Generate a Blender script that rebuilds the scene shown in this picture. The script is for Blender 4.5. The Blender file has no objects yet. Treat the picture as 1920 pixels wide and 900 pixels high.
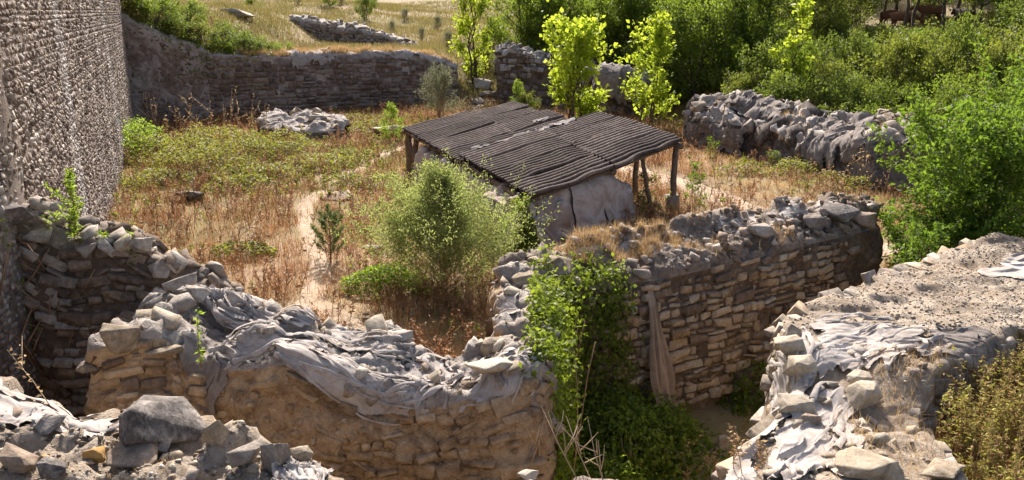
import bpy, bmesh, math, random
import numpy as np
from mathutils import Vector, Matrix
from mathutils.bvhtree import BVHTree
R = math.radians
rng = np.random.default_rng(7)
random.seed(7)
sc = bpy.context.scene
COL = sc.collection

# ------------------------------------------------------------------ camera, light, exposure
CAM_Z, PITCH, F = 6.5, R(15.0), 1600.0
cd = bpy.data.cameras.new("camera"); cam = bpy.data.objects.new("camera", cd); COL.objects.link(cam)
cam.location = (0, 0, CAM_Z); cam.rotation_euler = (math.pi / 2 - PITCH, 0, 0)
cd.sensor_width = 36.0; cd.lens = 36.0 * F / 1920.0; cd.clip_start = 0.1; cd.clip_end = 4000
sc.camera = cam
SUN_EL, SUN_AZ = R(38), R(-6)          # azimuth from +Y towards +X
w = bpy.data.worlds.new("World"); sc.world = w; w.use_nodes = True
nt = w.node_tree; bg = nt.nodes["Background"]
sky = nt.nodes.new("ShaderNodeTexSky"); sky.sky_type = 'NISHITA'; sky.sun_disc = False
sky.dust_density = 5.0; sky.ozone_density = 0.2; sky.air_density = 0.8; sky.sun_elevation = SUN_EL; sky.sun_rotation = SUN_AZ
nt.links.new(sky.outputs[0], bg.inputs[0]); bg.inputs[1].default_value = 0.115
sl = bpy.data.lights.new("sun", 'SUN'); sl.energy = 4.8; sl.angle = R(0.5); sl.color = (1.0, 0.91, 0.83)
so = bpy.data.objects.new("sun", sl); COL.objects.link(so)
sdir = Vector((math.sin(SUN_AZ) * math.cos(SUN_EL), math.cos(SUN_AZ) * math.cos(SUN_EL), math.sin(SUN_EL)))
so.rotation_euler = sdir.to_track_quat('Z', 'Y').to_euler(); so.location = (0, 60, 80)
sc.view_settings.view_transform = 'Standard'; sc.view_settings.look = 'None'
sc.view_settings.exposure = 1.0; sc.view_settings.gamma = 1.0
sc.render.engine = 'CYCLES'
sc.cycles.max_bounces = 6; sc.cycles.diffuse_bounces = 3; sc.cycles.transmission_bounces = 3

# ------------------------------------------------------------------ numeric helpers
def _hash(ix, iy, iz, seed):
    h = (ix.astype(np.int64) * 374761393 + iy.astype(np.int64) * 668265263 + iz.astype(np.int64) * 2147483647 + seed * 974634777) & 0xFFFFFFFF
    h = ((h ^ (h >> 13)) * 1274126177) & 0xFFFFFFFF
    h = ((h ^ (h >> 16)) * 2246822519) & 0xFFFFFFFF
    return ((h ^ (h >> 15)) & 0xFFFFFF) / float(0xFFFFFF)
def vnoise(P, seed=0):
    P = np.asarray(P, float); I = np.floor(P).astype(np.int64); f = P - I; f = f * f * f * (f * (f * 6 - 15) + 10)
    x, y, z = I[..., 0], I[..., 1], I[..., 2]; fx, fy, fz = f[..., 0], f[..., 1], f[..., 2]
    r = 0
    for dx in (0, 1):
        for dy in (0, 1):
            for dz in (0, 1):
                wgt = (fx if dx else 1 - fx) * (fy if dy else 1 - fy) * (fz if dz else 1 - fz)
                r = r + wgt * _hash(x + dx, y + dy, z + dz, seed)
    return r * 2 - 1
def fbm(P, octv=4, seed=0, gain=0.5):
    P = np.asarray(P, float); a, s, t = 1.0, 0, 0
    for i in range(octv):
        s = s + a * vnoise(P * (2.03 ** i), seed + i * 17); t += a; a *= gain
    return s / t
def ss(x): x = np.clip(x, 0, 1); return x * x * (3 - 2 * x)
def xyz(x, y, z=None):
    x = np.asarray(x, float); y = np.asarray(y, float)
    return np.stack([x, y, np.zeros_like(x) if z is None else np.asarray(z, float) + 0 * x], -1)
def poly_sd(x, y, poly):
    """signed distance, positive inside"""
    x = np.asarray(x, float); y = np.asarray(y, float)
    d = np.full(x.shape, 1e9); ins = np.zeros(x.shape, bool); n = len(poly)
    for i in range(n):
        x0, y0 = poly[i]; x1, y1 = poly[(i + 1) % n]
        ex, ey = x1 - x0, y1 - y0
        t = np.clip(((x - x0) * ex + (y - y0) * ey) / (ex * ex + ey * ey + 1e-12), 0, 1)
        d = np.minimum(d, np.hypot(x - x0 - t * ex, y - y0 - t * ey))
        if y0 != y1:
            c = ((y0 > y) != (y1 > y)) & (x < ex * (y - y0) / (y1 - y0) + x0); ins ^= c
    return np.where(ins, d, -d)
def line_d(x, y, pts):
    d = np.full(np.shape(x), 1e9)
    for (x0, y0), (x1, y1) in zip(pts[:-1], pts[1:]):
        ex, ey = x1 - x0, y1 - y0
        t = np.clip(((x - x0) * ex + (y - y0) * ey) / (ex * ex + ey * ey + 1e-12), 0, 1)
        d = np.minimum(d, np.hypot(x - x0 - t * ex, y - y0 - t * ey))
    return d
def ray(px, py):
    a, b = (px - 960) / F, -(py - 450) / F; c, s = math.cos(PITCH), math.sin(PITCH)
    return Vector((a, c + b * s, -s + b * c))
def U(px, py, z):
    d = ray(px, py); t = (z - CAM_Z) / d.z
    return (d.x * t, d.y * t, z)
def UY(px, py, Y):
    d = ray(px, py); t = Y / d.y
    return (d.x * t, Y, CAM_Z + d.z * t)
def proj(P):
    P = np.asarray(P, float); c, s = math.cos(PITCH), math.sin(PITCH)
    y, z = P[..., 1], P[..., 2] - CAM_Z
    dep = y * c - z * s; up = y * s + z * c; dep = np.where(dep < .1, .1, dep)
    return 960 + F * P[..., 0] / dep, 450 - F * up / dep, dep
def in_view(P, m=80):
    a, b, d = proj(P); return (a > -m) & (a < 1920 + m) & (b > -m) & (b < 900 + m) & (d > .2)

# ------------------------------------------------------------------ mesh helpers
def mesh(name, V, F_, mats, smooth=False, mi=None):
    V = np.asarray(V, np.float32).reshape(-1, 3); F_ = np.asarray(F_, np.int32); k = F_.shape[1]
    me = bpy.data.meshes.new(name); n = len(F_)
    me.vertices.add(len(V)); me.vertices.foreach_set("co", V.ravel())
    me.loops.add(n * k); me.loops.foreach_set("vertex_index", F_.ravel())
    me.polygons.add(n); me.polygons.foreach_set("loop_start", np.arange(n, dtype=np.int32) * k)
    if smooth: me.polygons.foreach_set("use_smooth", np.ones(n, bool))
    for m in (mats if isinstance(mats, (list, tuple)) else [mats]): me.materials.append(m)
    if mi is not None: me.polygons.foreach_set("material_index", np.asarray(mi, np.int32))
    me.update(calc_edges=True); me.validate()
    return me
def link(name, me, parent=None, M=None):
    o = bpy.data.objects.new(name, me); COL.objects.link(o)
    if parent is not None: o.parent = parent
    if M is not None: o.matrix_world = M if parent is None else M
    return o
def obj(name, V, F_, mats, parent=None, smooth=False, mi=None):
    o = link(name, mesh(name, V, F_, mats, smooth, mi))
    if parent is not None:
        o.parent = parent; o.matrix_parent_inverse = PINV(parent)
    return o
def PINV(p): return Matrix.Translation(-p.location) if p.location.length and p.rotation_euler.to_matrix().is_identity_like() else p.matrix_basis.inverted()
def PINV(p): return p.matrix_basis.inverted()
def empty(name, loc=(0, 0, 0)):
    o = bpy.data.objects.new(name, None); COL.objects.link(o); o.location = loc; o.empty_display_size = .2; return o
def tag(o, label=None, cat=None, group=None, kind=None):
    for k, v in (('label', label), ('category', cat), ('group', group), ('kind', kind)):
        if v: o[k] = v
    return o
def grid_faces(n, m, off=0):
    i = np.arange(n - 1)[:, None] * m + np.arange(m - 1)[None, :]
    return np.stack([i, i + m, i + m + 1, i + 1], -1).reshape(-1, 4) + off
class Acc:
    def __init__(s): s.V = []; s.F = []; s.n = 0
    def add(s, V, F_):
        V = np.asarray(V, float).reshape(-1, 3); s.V.append(V); s.F.append(np.asarray(F_, np.int64) + s.n); s.n += len(V)
    def get(s): return np.concatenate(s.V), np.concatenate(s.F)
def quads_to_tris(Q): Q = np.asarray(Q); return np.concatenate([Q[:, [0, 1, 2]], Q[:, [0, 2, 3]]])
def unit(v): return v / np.maximum(np.linalg.norm(v, axis=-1, keepdims=True), 1e-9)
def tube(pts, rad, sides=5):
    pts = np.asarray(pts, float); n = len(pts); rad = np.broadcast_to(rad, (n,))
    t = unit(np.gradient(pts, axis=0)); ref = np.array([0.13, 0.31, 0.94]) if abs(t[0, 2]) < .9 else np.array([1, .1, 0])
    a = unit(np.cross(t, ref)); b = np.cross(t, a)
    an = np.arange(sides) * 2 * np.pi / sides
    V = pts[:, None] + rad[:, None, None] * (np.cos(an)[None, :, None] * a[:, None] + np.sin(an)[None, :, None] * b[:, None])
    i = np.arange(n - 1)[:, None] * sides; j = np.arange(sides)[None]; j2 = (j + 1) % sides
    Q = np.stack([i + j, i + j2, i + sides + j2, i + sides + j], -1).reshape(-1, 4)
    T = quads_to_tris(Q)
    caps = [[0, k + 1, k] for k in range(1, sides - 1)] + [[(n - 1) * sides, (n - 1) * sides + k, (n - 1) * sides + k + 1] for k in range(1, sides - 1)]
    return V.reshape(-1, 3), np.concatenate([T, np.array(caps)])
def box_np(x0, x1, y0, y1, z0, z1):
    V = np.array([[x, y, z] for z in (z0, z1) for y in (y0, y1) for x in (x0, x1)], float)
    Q = np.array([[0, 2, 3, 1], [4, 5, 7, 6], [0, 1, 5, 4], [2, 6, 7, 3], [0, 4, 6, 2], [1, 3, 7, 5]])
    return V, Q
def leaves(P, D, N, L, aspect=0.5, fold=0.15):
    """one diamond leaf per point: base P, along D, facing about N"""
    P = np.asarray(P, float); n = len(P); L = np.broadcast_to(L, (n,))[:, None]
    D = unit(D); S = unit(np.cross(D, N)); Nn = np.cross(S, D)
    wd = L * aspect * .5
    V = np.stack([P, P + D * L * .45 + S * wd + Nn * L * fold, P + D * L, P + D * L * .45 - S * wd + Nn * L * fold], 1)
    k = np.arange(n)[:, None] * 4
    T = np.concatenate([k + np.array([[0, 1, 2]]), k + np.array([[0, 2, 3]])])
    return V.reshape(-1, 3), T
def blades(P, H, lean, wd):
    """single triangle grass blades"""
    P = np.asarray(P, float); n = len(P); a = rng.uniform(0, 2 * np.pi, n)
    S = np.stack([np.cos(a), np.sin(a), 0 * a], 1) * (np.broadcast_to(wd, (n,))[:, None] * .5)
    b = rng.uniform(0, 2 * np.pi, n); l = np.abs(rng.normal(0, lean, n)) * H
    T = P + np.stack([np.cos(b) * l, np.sin(b) * l, H * np.sqrt(np.maximum(.15, 1 - (l / np.maximum(H, 1e-3)) ** 2 * .6))], 1)
    V = np.stack([P - S, P + S, T], 1).reshape(-1, 3)
    return V, np.arange(n * 3).reshape(-1, 3)
def randdir(n, up=0.0):
    v = rng.normal(size=(n, 3)); v[:, 2] += up; return unit(v)

# ------------------------------------------------------------------ materials
def new_mat(name):
    m = bpy.data.materials.new(name); m.use_nodes = True; t = m.node_tree
    b = t.nodes["Principled BSDF"]; b.inputs["Roughness"].default_value = 0.9
    b.inputs["Specular IOR Level"].default_value = 0.25
    return m, t, b
def nd(t, typ, **kw):
    n = t.nodes.new(typ)
    for k, v in kw.items():
        if hasattr(n, k) and k not in n.inputs: setattr(n, k, v)
        else: n.inputs[k].default_value = v
    return n
def ramp(t, fac, cols):
    r = t.nodes.new("ShaderNodeValToRGB"); e = r.color_ramp.elements
    while len(e) < len(cols): e.new(0.5)
    for el, (p, c) in zip(e, cols): el.position = p; el.color = (*c, 1)
    t.links.new(fac, r.inputs[0]); return r.outputs[0]
def mth(t, op, a, b=None, c=None):
    n = t.nodes.new("ShaderNodeMath"); n.operation = op
    for i, v in enumerate((a, b, c)):
        if v is None: continue
        if isinstance(v, (int, float)): n.inputs[i].default_value = v
        else: t.links.new(v, n.inputs[i])
    return n.outputs[0]
def noise_n(t, scale, detail=6, rough=.6, vec=None, out=0, dist=0.0):
    n = t.nodes.new("ShaderNodeTexNoise"); n.inputs["Scale"].default_value = scale; n.inputs["Detail"].default_value = detail
    n.inputs["Roughness"].default_value = rough; n.inputs["Distortion"].default_value = dist
    if vec is None:
        g = t.nodes.new("ShaderNodeNewGeometry"); vec = g.outputs["Position"]
    t.links.new(vec, n.inputs["Vector"]); return n.outputs[out]
def mixc(t, fac, a, b, mode='MIX'):
    n = t.nodes.new("ShaderNodeMix"); n.data_type = 'RGBA'; n.blend_type = mode
    for s, v in (("Factor", fac), ("A", a), ("B", b)):
        i = [x for x in n.inputs if x.name == s and (x.type == 'RGBA' or s == "Factor") and x.enabled][0]
        if isinstance(v, (int, float)): i.default_value = v
        elif isinstance(v, tuple): i.default_value = (*v, 1)
        else: t.links.new(v, i)
    return [o for o in n.outputs if o.enabled][0]
def bump(t, b, h, strength=.5, dist=.05):
    n = t.nodes.new("ShaderNodeBump"); n.inputs["Strength"].default_value = strength; n.inputs["Distance"].default_value = dist
    t.links.new(h, n.inputs["Height"]); t.links.new(n.outputs[0], b.inputs["Normal"])
def rnd(t):
    o = t.nodes.new("ShaderNodeObjectInfo"); g = t.nodes.new("ShaderNodeNewGeometry")
    return mth(t, 'FRACT', mth(t, 'ADD', mth(t, 'MULTIPLY', o.outputs["Random"], 7.31), g.outputs["Random Per Island"]))
def stone_mat(name, cols, big=1.2, fine=14, bmp=.6, bd=.03, wr=.45, stain=None, stain_s=.8, streak=None):
    m, t, b = new_mat(name)
    n1 = noise_n(t, big, 5, .65, dist=.4); n2 = noise_n(t, fine, 8, .7)
    f = mth(t, 'ADD', mth(t, 'MULTIPLY', rnd(t), wr), mth(t, 'MULTIPLY', n1, 1 - wr))
    f = mth(t, 'ADD', f, mth(t, 'MULTIPLY', mth(t, 'SUBTRACT', n2, .5), 1.1))
    c = ramp(t, f, cols)
    if stain:
        sn = noise_n(t, stain_s, 6, .7, dist=.6)
        c = mixc(t, ramp(t, sn, [(.5, (0, 0, 0)), (.66, (1, 1, 1))]), c, stain)
    if streak:
        g = t.nodes.new("ShaderNodeNewGeometry"); mp = nd(t, "ShaderNodeMapping"); mp.inputs["Scale"].default_value = (1, 1, .045)
        t.links.new(g.outputs["Position"], mp.inputs[0])
        for sc_, cc, lo, hi in ((.55, streak[0], .52, .64), (.4, streak[1], .56, .68)):
            c = mixc(t, ramp(t, noise_n(t, sc_, 5, .6, mp.outputs[0], dist=.3), [(lo, (0, 0, 0)), (hi, (.75, .75, .75))]), c, cc)
    sp = noise_n(t, fine * 5, 3, .6)
    c = mixc(t, .35, c, ramp(t, sp, [(.35, (.35, .35, .35)), (.65, (1, 1, 1))]), 'MULTIPLY')
    t.links.new(c, b.inputs["Base Color"])
    h = mth(t, 'ADD', n2, mth(t, 'MULTIPLY', sp, .35)); bump(t, b, h, bmp, bd)
    return m
def leaf_mat(name, cols, trans=.45, tcol=None, rough=.55, patch=.5):
    m, t, b = new_mat(name)
    f = mth(t, 'ADD', mth(t, 'MULTIPLY', rnd(t), .6), mth(t, 'MULTIPLY', noise_n(t, patch, 3), .4))
    c = ramp(t, f, cols); t.links.new(c, b.inputs["Base Color"]); b.inputs["Roughness"].default_value = rough
    b.inputs["Specular IOR Level"].default_value = .2
    tr = t.nodes.new("ShaderNodeBsdfTranslucent")
    if tcol: t.links.new(mixc(t, .6, c, tcol), tr.inputs[0])
    else: t.links.new(c, tr.inputs[0])
    mx = t.nodes.new("ShaderNodeMixShader"); mx.inputs[0].default_value = trans
    t.links.new(b.outputs[0], mx.inputs[1]); t.links.new(tr.outputs[0], mx.inputs[2])
    t.links.new(mx.outputs[0], t.nodes["Material Output"].inputs[0]); return m
M = {}
M['tan'] = stone_mat('tan_stone', [(.15, (.17, .115, .07)), (.4, (.35, .255, .165)), (.65, (.48, .375, .26)), (.9, (.6, .51, .39))], 1.5, 12)
M['brown'] = stone_mat('brown_stone', [(.15, (.09, .066, .05)), (.45, (.21, .155, .115)), (.7, (.34, .265, .2)), (.92, (.5, .43, .35))], 1.5, 12)
M['grey'] = stone_mat('grey_stone', [(.2, (.17, .14, .115)), (.45, (.35, .30, .25)), (.65, (.47, .42, .365)), (.88, (.6, .56, .5))], 1.5, 12, stain=(.21, .17, .135), stain_s=2.6)
M['slate'] = stone_mat('dark_slate_stone', [(.25, (.08, .07, .065)), (.45, (.17, .15, .14)), (.65, (.28, .255, .235)), (.85, (.45, .42, .385))], 3.5, 18, bmp=1, stain=(.46, .42, .37), stain_s=3.2)
M['pale'] = stone_mat('pale_stone', [(.2, (.23, .18, .125)), (.45, (.40, .335, .25)), (.65, (.5, .435, .34)), (.88, (.62, .56, .47))], 2.0, 12, stain=(.27, .215, .155), stain_s=2.3)
M['ochre'] = stone_mat('ochre_stone', [(.15, (.35, .2, .07)), (.5, (.5, .3, .1)), (.9, (.6, .4, .16))], 2.0, 14)
M['tower'] = stone_mat('tower_stone', [(.12, (.12, .09, .07)), (.42, (.24, .19, .155)), (.68, (.36, .30, .255)), (.95, (.56, .51, .46))], .5, 6, wr=.75, bmp=.4, streak=((.17, .125, .1), (.47, .44, .42)))
M['tower_mortar'] = stone_mat('tower_mortar', [(.2, (.15, .115, .092)), (.6, (.25, .2, .165)), (.9, (.36, .3, .26))], .35, 5, wr=.0, bmp=.8, streak=((.17, .125, .1), (.47, .44, .42)))
M['far'] = stone_mat('curtain_wall_stone', [(.15, (.13, .095, .078)), (.5, (.25, .185, .15)), (.75, (.33, .26, .21)), (.95, (.5, .43, .38))], .5, 6, wr=.5, bmp=.5)
M['far_mortar'] = stone_mat('curtain_wall_mortar', [(.25, (.14, .10, .082)), (.5, (.25, .19, .155)), (.62, (.36, .30, .26)), (.9, (.52, .48, .45))], .45, 4, wr=0, bmp=.8, stain=(.5, .45, .42), stain_s=.55)
M['plaster'] = stone_mat('earthy_mortar', [(.25, (.25, .165, .1)), (.45, (.44, .32, .2)), (.65, (.55, .42, .275)), (.88, (.64, .53, .39))], 1.1, 7, wr=0, bmp=1, bd=.06, stain=(.17, .12, .08), stain_s=1.3)
M['mortar_dark'] = stone_mat('dark_mortar', [(.2, (.07, .05, .037)), (.5, (.15, .11, .08)), (.75, (.26, .2, .145)), (.92, (.4, .33, .26))], 1.3, 8, wr=0, bmp=1, bd=.05)
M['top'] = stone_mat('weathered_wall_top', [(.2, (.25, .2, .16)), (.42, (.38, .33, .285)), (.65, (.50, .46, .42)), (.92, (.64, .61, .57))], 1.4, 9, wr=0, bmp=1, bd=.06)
M['gravel_top'] = stone_mat('gritty_wall_top', [(.2, (.25, .19, .135)), (.45, (.37, .30, .23)), (.7, (.46, .395, .315)), (.92, (.57, .51, .43))], 1.4, 11, wr=0, bmp=1.0, bd=.05, stain=(.24, .185, .13), stain_s=1.1)
M['earth_top'] = stone_mat('earthy_wall_top', [(.2, (.13, .095, .07)), (.45, (.25, .2, .16)), (.7, (.37, .315, .265)), (.92, (.52, .47, .42))], 2.2, 11, wr=0, bmp=1, bd=.06)
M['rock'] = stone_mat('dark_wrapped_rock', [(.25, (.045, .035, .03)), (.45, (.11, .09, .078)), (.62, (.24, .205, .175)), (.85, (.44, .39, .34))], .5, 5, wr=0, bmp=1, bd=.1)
def cloth_mat(name, cols, sc_=3):
    m, t, b = new_mat(name)
    n1 = noise_n(t, sc_, 6, .7, dist=.8); n2 = noise_n(t, 45, 4, .7)
    c = ramp(t, mth(t, 'ADD', mth(t, 'MULTIPLY', n1, .75), mth(t, 'MULTIPLY', n2, .25)), cols)
    t.links.new(c, b.inputs["Base Color"]); bump(t, b, n2, .35, .01); b.inputs["Roughness"].default_value = .95
    return m
M['cloth'] = cloth_mat('weathered_geotextile', [(.3, (.18, .145, .12)), (.44, (.33, .29, .26)), (.58, (.44, .405, .375)), (.8, (.57, .54, .505))])
M['cloth_dark'] = cloth_mat('dirty_shaded_geotextile', [(.25, (.08, .066, .058)), (.45, (.17, .145, .13)), (.65, (.3, .27, .245)), (.85, (.46, .43, .4))])  # dark tone holds dirt and the painted shade of the ruin's face
M['tarp'] = cloth_mat('stained_tarp', [(.3, (.27, .2, .17)), (.46, (.36, .29, .255)), (.54, (.5, .455, .43)), (.8, (.6, .56, .54))], 1.1)
M['sack'] = cloth_mat('brown_sacking', [(.25, (.2, .14, .1)), (.5, (.34, .26, .2)), (.8, (.46, .39, .32))], 3)
def wood_mat(name, a, b_):
    m, t, b = new_mat(name); n = noise_n(t, 6, 6, .7, dist=1.0)
    t.links.new(ramp(t, n, [(.3, a), (.7, b_)]), b.inputs["Base Color"]); bump(t, b, n, .5, .02); return m
M['wood'] = wood_mat('weathered_timber', (.10, .07, .052), (.28, .215, .165))
M['bark'] = wood_mat('bark', (.06, .045, .035), (.17, .13, .1))
M['twig'] = wood_mat('dry_twig', (.2, .115, .065), (.44, .29, .18))
M['straw_stem'] = wood_mat('pale_dead_stem', (.36, .26, .16), (.56, .45, .3))
M['roof'] = stone_mat('bitumen_roof_sheet', [(.25, (.036, .024, .019)), (.45, (.08, .056, .046)), (.65, (.13, .097, .082)), (.88, (.25, .205, .18))], .9, 7, wr=.25, bmp=.3, bd=.01)
M['leaf_poplar'] = leaf_mat('poplar_leaf', [(.2, (.17, .26, .02)), (.6, (.31, .40, .035)), (.9, (.45, .49, .06))], .58, (.55, .66, .05))
M['leaf_forest'] = leaf_mat('forest_leaf', [(.2, (.045, .08, .014)), (.5, (.105, .16, .024)), (.8, (.25, .3, .045))], .5, (.3, .42, .035))
M['leaf_hill'] = leaf_mat('hillside_leaf', [(.2, (.06, .085, .017)), (.55, (.13, .16, .032)), (.85, (.25, .26, .06))], .42, (.33, .39, .045))
M['leaf_slope'] = leaf_mat('slope_leaf', [(.2, (.05, .08, .016)), (.5, (.105, .15, .028)), (.8, (.22, .25, .06))], .42, (.26, .35, .04), patch=1.2)
M['leaf_bush'] = leaf_mat('glossy_bush_leaf', [(.2, (.03, .07, .012)), (.5, (.075, .14, .02)), (.8, (.19, .25, .04))], .45, (.26, .42, .03), rough=.62)
M['leaf_willow'] = leaf_mat('willow_leaf', [(.2, (.17, .22, .065)), (.55, (.29, .34, .115)), (.85, (.42, .46, .19))], .5, (.43, .51, .13))
M['leaf_olive'] = leaf_mat('greyish_leaf', [(.2, (.13, .15, .085)), (.6, (.23, .25, .14)), (.9, (.34, .36, .22))], .4)
M['leaf_bramble'] = leaf_mat('bramble_leaf', [(.2, (.09, .10, .022)), (.5, (.18, .195, .04)), (.75, (.28, .27, .065)), (.92, (.33, .22, .09))], .45, (.36, .38, .05), patch=.8)
M['leaf_ivy'] = leaf_mat('ivy_leaf', [(.2, (.055, .085, .014)), (.55, (.12, .17, .022)), (.85, (.24, .29, .04))], .45, (.34, .45, .03))
M['leaf_fresh'] = leaf_mat('fresh_leaf', [(.2, (.14, .22, .03)), (.6, (.25, .36, .045)), (.9, (.38, .45, .08))], .5, (.4, .55, .05))
M['needle'] = leaf_mat('pine_needle', [(.2, (.07, .11, .03)), (.6, (.13, .19, .055)), (.9, (.22, .27, .09))], .3)
M['straw'] = leaf_mat('straw_grass', [(.2, (.33, .2, .09)), (.5, (.48, .325, .155)), (.85, (.62, .475, .255))], .4, patch=.35)
M['field'] = leaf_mat('field_straw', [(.2, (.17, .135, .06)), (.5, (.26, .21, .095)), (.85, (.38, .31, .15))], .35, patch=.15)
M['russet'] = leaf_mat('russet_grass', [(.2, (.19, .08, .035)), (.5, (.34, .175, .08)), (.85, (.5, .31, .165))], .35, patch=.35)
M['olive_grass'] = leaf_mat('olive_grass', [(.2, (.14, .125, .035)), (.5, (.24, .215, .06)), (.85, (.36, .32, .11))], .4, patch=.35)
M['weed'] = leaf_mat('weed_leaf', [(.2, (.26, .15, .06)), (.42, (.32, .24, .08)), (.6, (.30, .29, .055)), (.85, (.42, .42, .08))], .45)
M['hide'] = wood_mat('brown_hide', (.13, .055, .03), (.22, .1, .055))
M['hide_dark'] = wood_mat('dark_hide', (.02, .015, .012), (.05, .035, .028))
M['horn'] = wood_mat('pale_horn', (.4, .33, .25), (.55, .48, .38))
M['paint'] = new_mat('white_paint')[0]; M['paint'].node_tree.nodes["Principled BSDF"].inputs["Base Color"].default_value = (.8, .78, .75, 1)

# ground
def ground_mat():
    m, t, b = new_mat('dry_earth')
    n1 = noise_n(t, .22, 6, .6, dist=.5); n2 = noise_n(t, 2.2, 7, .7); n3 = noise_n(t, 25, 4, .7)
    f = mth(t, 'ADD', mth(t, 'MULTIPLY', n1, .6), mth(t, 'MULTIPLY', n2, .4))
    c = ramp(t, f, [(.3, (.2, .13, .075)), (.45, (.31, .215, .13)), (.58, (.4, .29, .18)), (.75, (.47, .36, .24))])
    n4 = noise_n(t, .1, 5, .6)
    c = mixc(t, ramp(t, n4, [(.4, (0, 0, 0)), (.58, (.75, .75, .75))]), c, (.2, .18, .065))
    c = mixc(t, .4, c, ramp(t, n3, [(.3, (.4, .4, .4)), (.65, (1, 1, 1))]), 'MULTIPLY')
    t.links.new(c, b.inputs["Base Color"]); bump(t, b, mth(t, 'ADD', n2, mth(t, 'MULTIPLY', n3, .3)), .8, .12); return m
M['ground'] = ground_mat()
M['path'] = stone_mat('pale_path_earth', [(.25, (.29, .205, .13)), (.45, (.39, .295, .2)), (.65, (.48, .38, .275)), (.88, (.57, .485, .385))], .9, 9, wr=0, bmp=.8, bd=.04)

# ------------------------------------------------------------------ terrain
TRENCH = [(-40, 13.2), (-5.4, 13.2), (-5.2, 11.7), (-.1, 11.5), (.3, 15.4), (3.1, 17.4), (8.6, 20.6), (9.6, 20.8), (10.2, 17.5), (8.8, 14.8), (5.0, 11.5), (3.4, 8.5), (3.2, -60), (-40, -60)]
BANK = [(3.5, -60), (3.8, 8.5), (5.3, 10.5), (9.2, 14.2), (10.8, 17.2), (14, 18.6), (22, 19.5), (90, 22), (90, -60)]
HILL = [(-900, 40), (-60, 47), (-27, 49.5), (-21.5, 52.4), (-15.3, 56.4), (-9, 60.8), (-3.8, 64), (-.5, 63.4), (6, 59), (9.6, 56.4), (10.3, 47), (14.5, 38.5), (18, 33.5), (24, 29), (60, 24), (900, 10), (900, 900), (-900, 900)]
def T(x, y, rough=True):
    x = np.asarray(x, float); y = np.asarray(y, float)
    z = np.zeros_like(x)
    d = poly_sd(x, y, HILL); dp = np.maximum(d, 0)
    wgt = ss((x + 6.3) / 3.4)
    zl = 3.45 * ss(d / 1.2) + .012 * np.minimum(dp, 15) + .085 * np.maximum(dp - 15, 0) + 3.3 * ss((-16.5 - x) / 8) * ss(d / 3) * ss((45 - dp) / 30)
    zm = .25 * np.minimum(dp, 18) + .13 * np.maximum(dp - 18, 0)
    z = z + zl * (1 - wgt) + zm * wgt
    b = poly_sd(x, y, BANK); z = z * ss(-b / 1.5 + 1) + 1.0 * ss(b / 1.2 + .4)
    tr = poly_sd(x, y, TRENCH); z = z - (z + 1.75) * ss(tr / .7 + .5)
    if rough:
        p = xyz(x, y); z = z + .22 * fbm(p * .16, 3, 3) * (1 - .5 * ss(tr)) + .06 * fbm(p * .9, 3, 9) + np.minimum(dp * .03, 1.5) * fbm(p * .045, 3, 5)
    return z
def axis(lo, a, b, hi, st, g=1.16):
    mid = np.arange(a, b, st); out = [b]; s = st
    while out[-1] < hi: s *= g; out.append(out[-1] + s)
    inn = [a - st]; s = st
    while inn[-1] > lo: s *= g; inn.append(inn[-1] - s)
    return np.concatenate([inn[::-1], mid, out])
gx = axis(-700, -25, 17, 700, .22); gy = axis(-60, 6, 66, 800, .22)
X, Y = np.meshgrid(gx, gy, indexing='ij')
Z = T(X, Y); GV = np.stack([X, Y, Z], -1); GF = grid_faces(len(gx), len(gy))
g = obj('ground', GV, GF, M['ground'], smooth=True); tag(g, kind='structure')
BV = [GV.reshape(-1, 3)]; BF = [GF.tolist()]; BN = [len(GV.reshape(-1, 3))]
def collide(V, F_):
    off = sum(len(v) for v in BV); BV.append(np.asarray(V).reshape(-1, 3)); BF.append((np.asarray(F_) + off).tolist())
PATHS = [[(-4.9, 13.6), (-5.2, 16), (-4.6, 18.5), (-4.9, 21), (-6.2, 25), (-7.2, 29), (-6.6, 34), (-5.8, 40), (-4.2, 48), (-2.6, 56), (-2.3, 62), (-3.0, 70), (-5, 84)],
         [(4.0, 36.5), (6.4, 33.2), (7.2, 30.5), (8.6, 27.5), (9.9, 24.8), (10.5, 22.5)], [(-4.6, 18.5), (-3.2, 16.5), (-2.2, 14.4), (-1.2, 13)]]
PW = [.28, .75, .34]
def path_mask(x, y):
    m = np.full(np.shape(x), -9.)
    for p, wd in zip(PATHS, PW): m = np.maximum(m, wd - line_d(x, y, p))
    return m + .45 * fbm(xyz(x, y) * .8, 3, 21)
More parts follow.
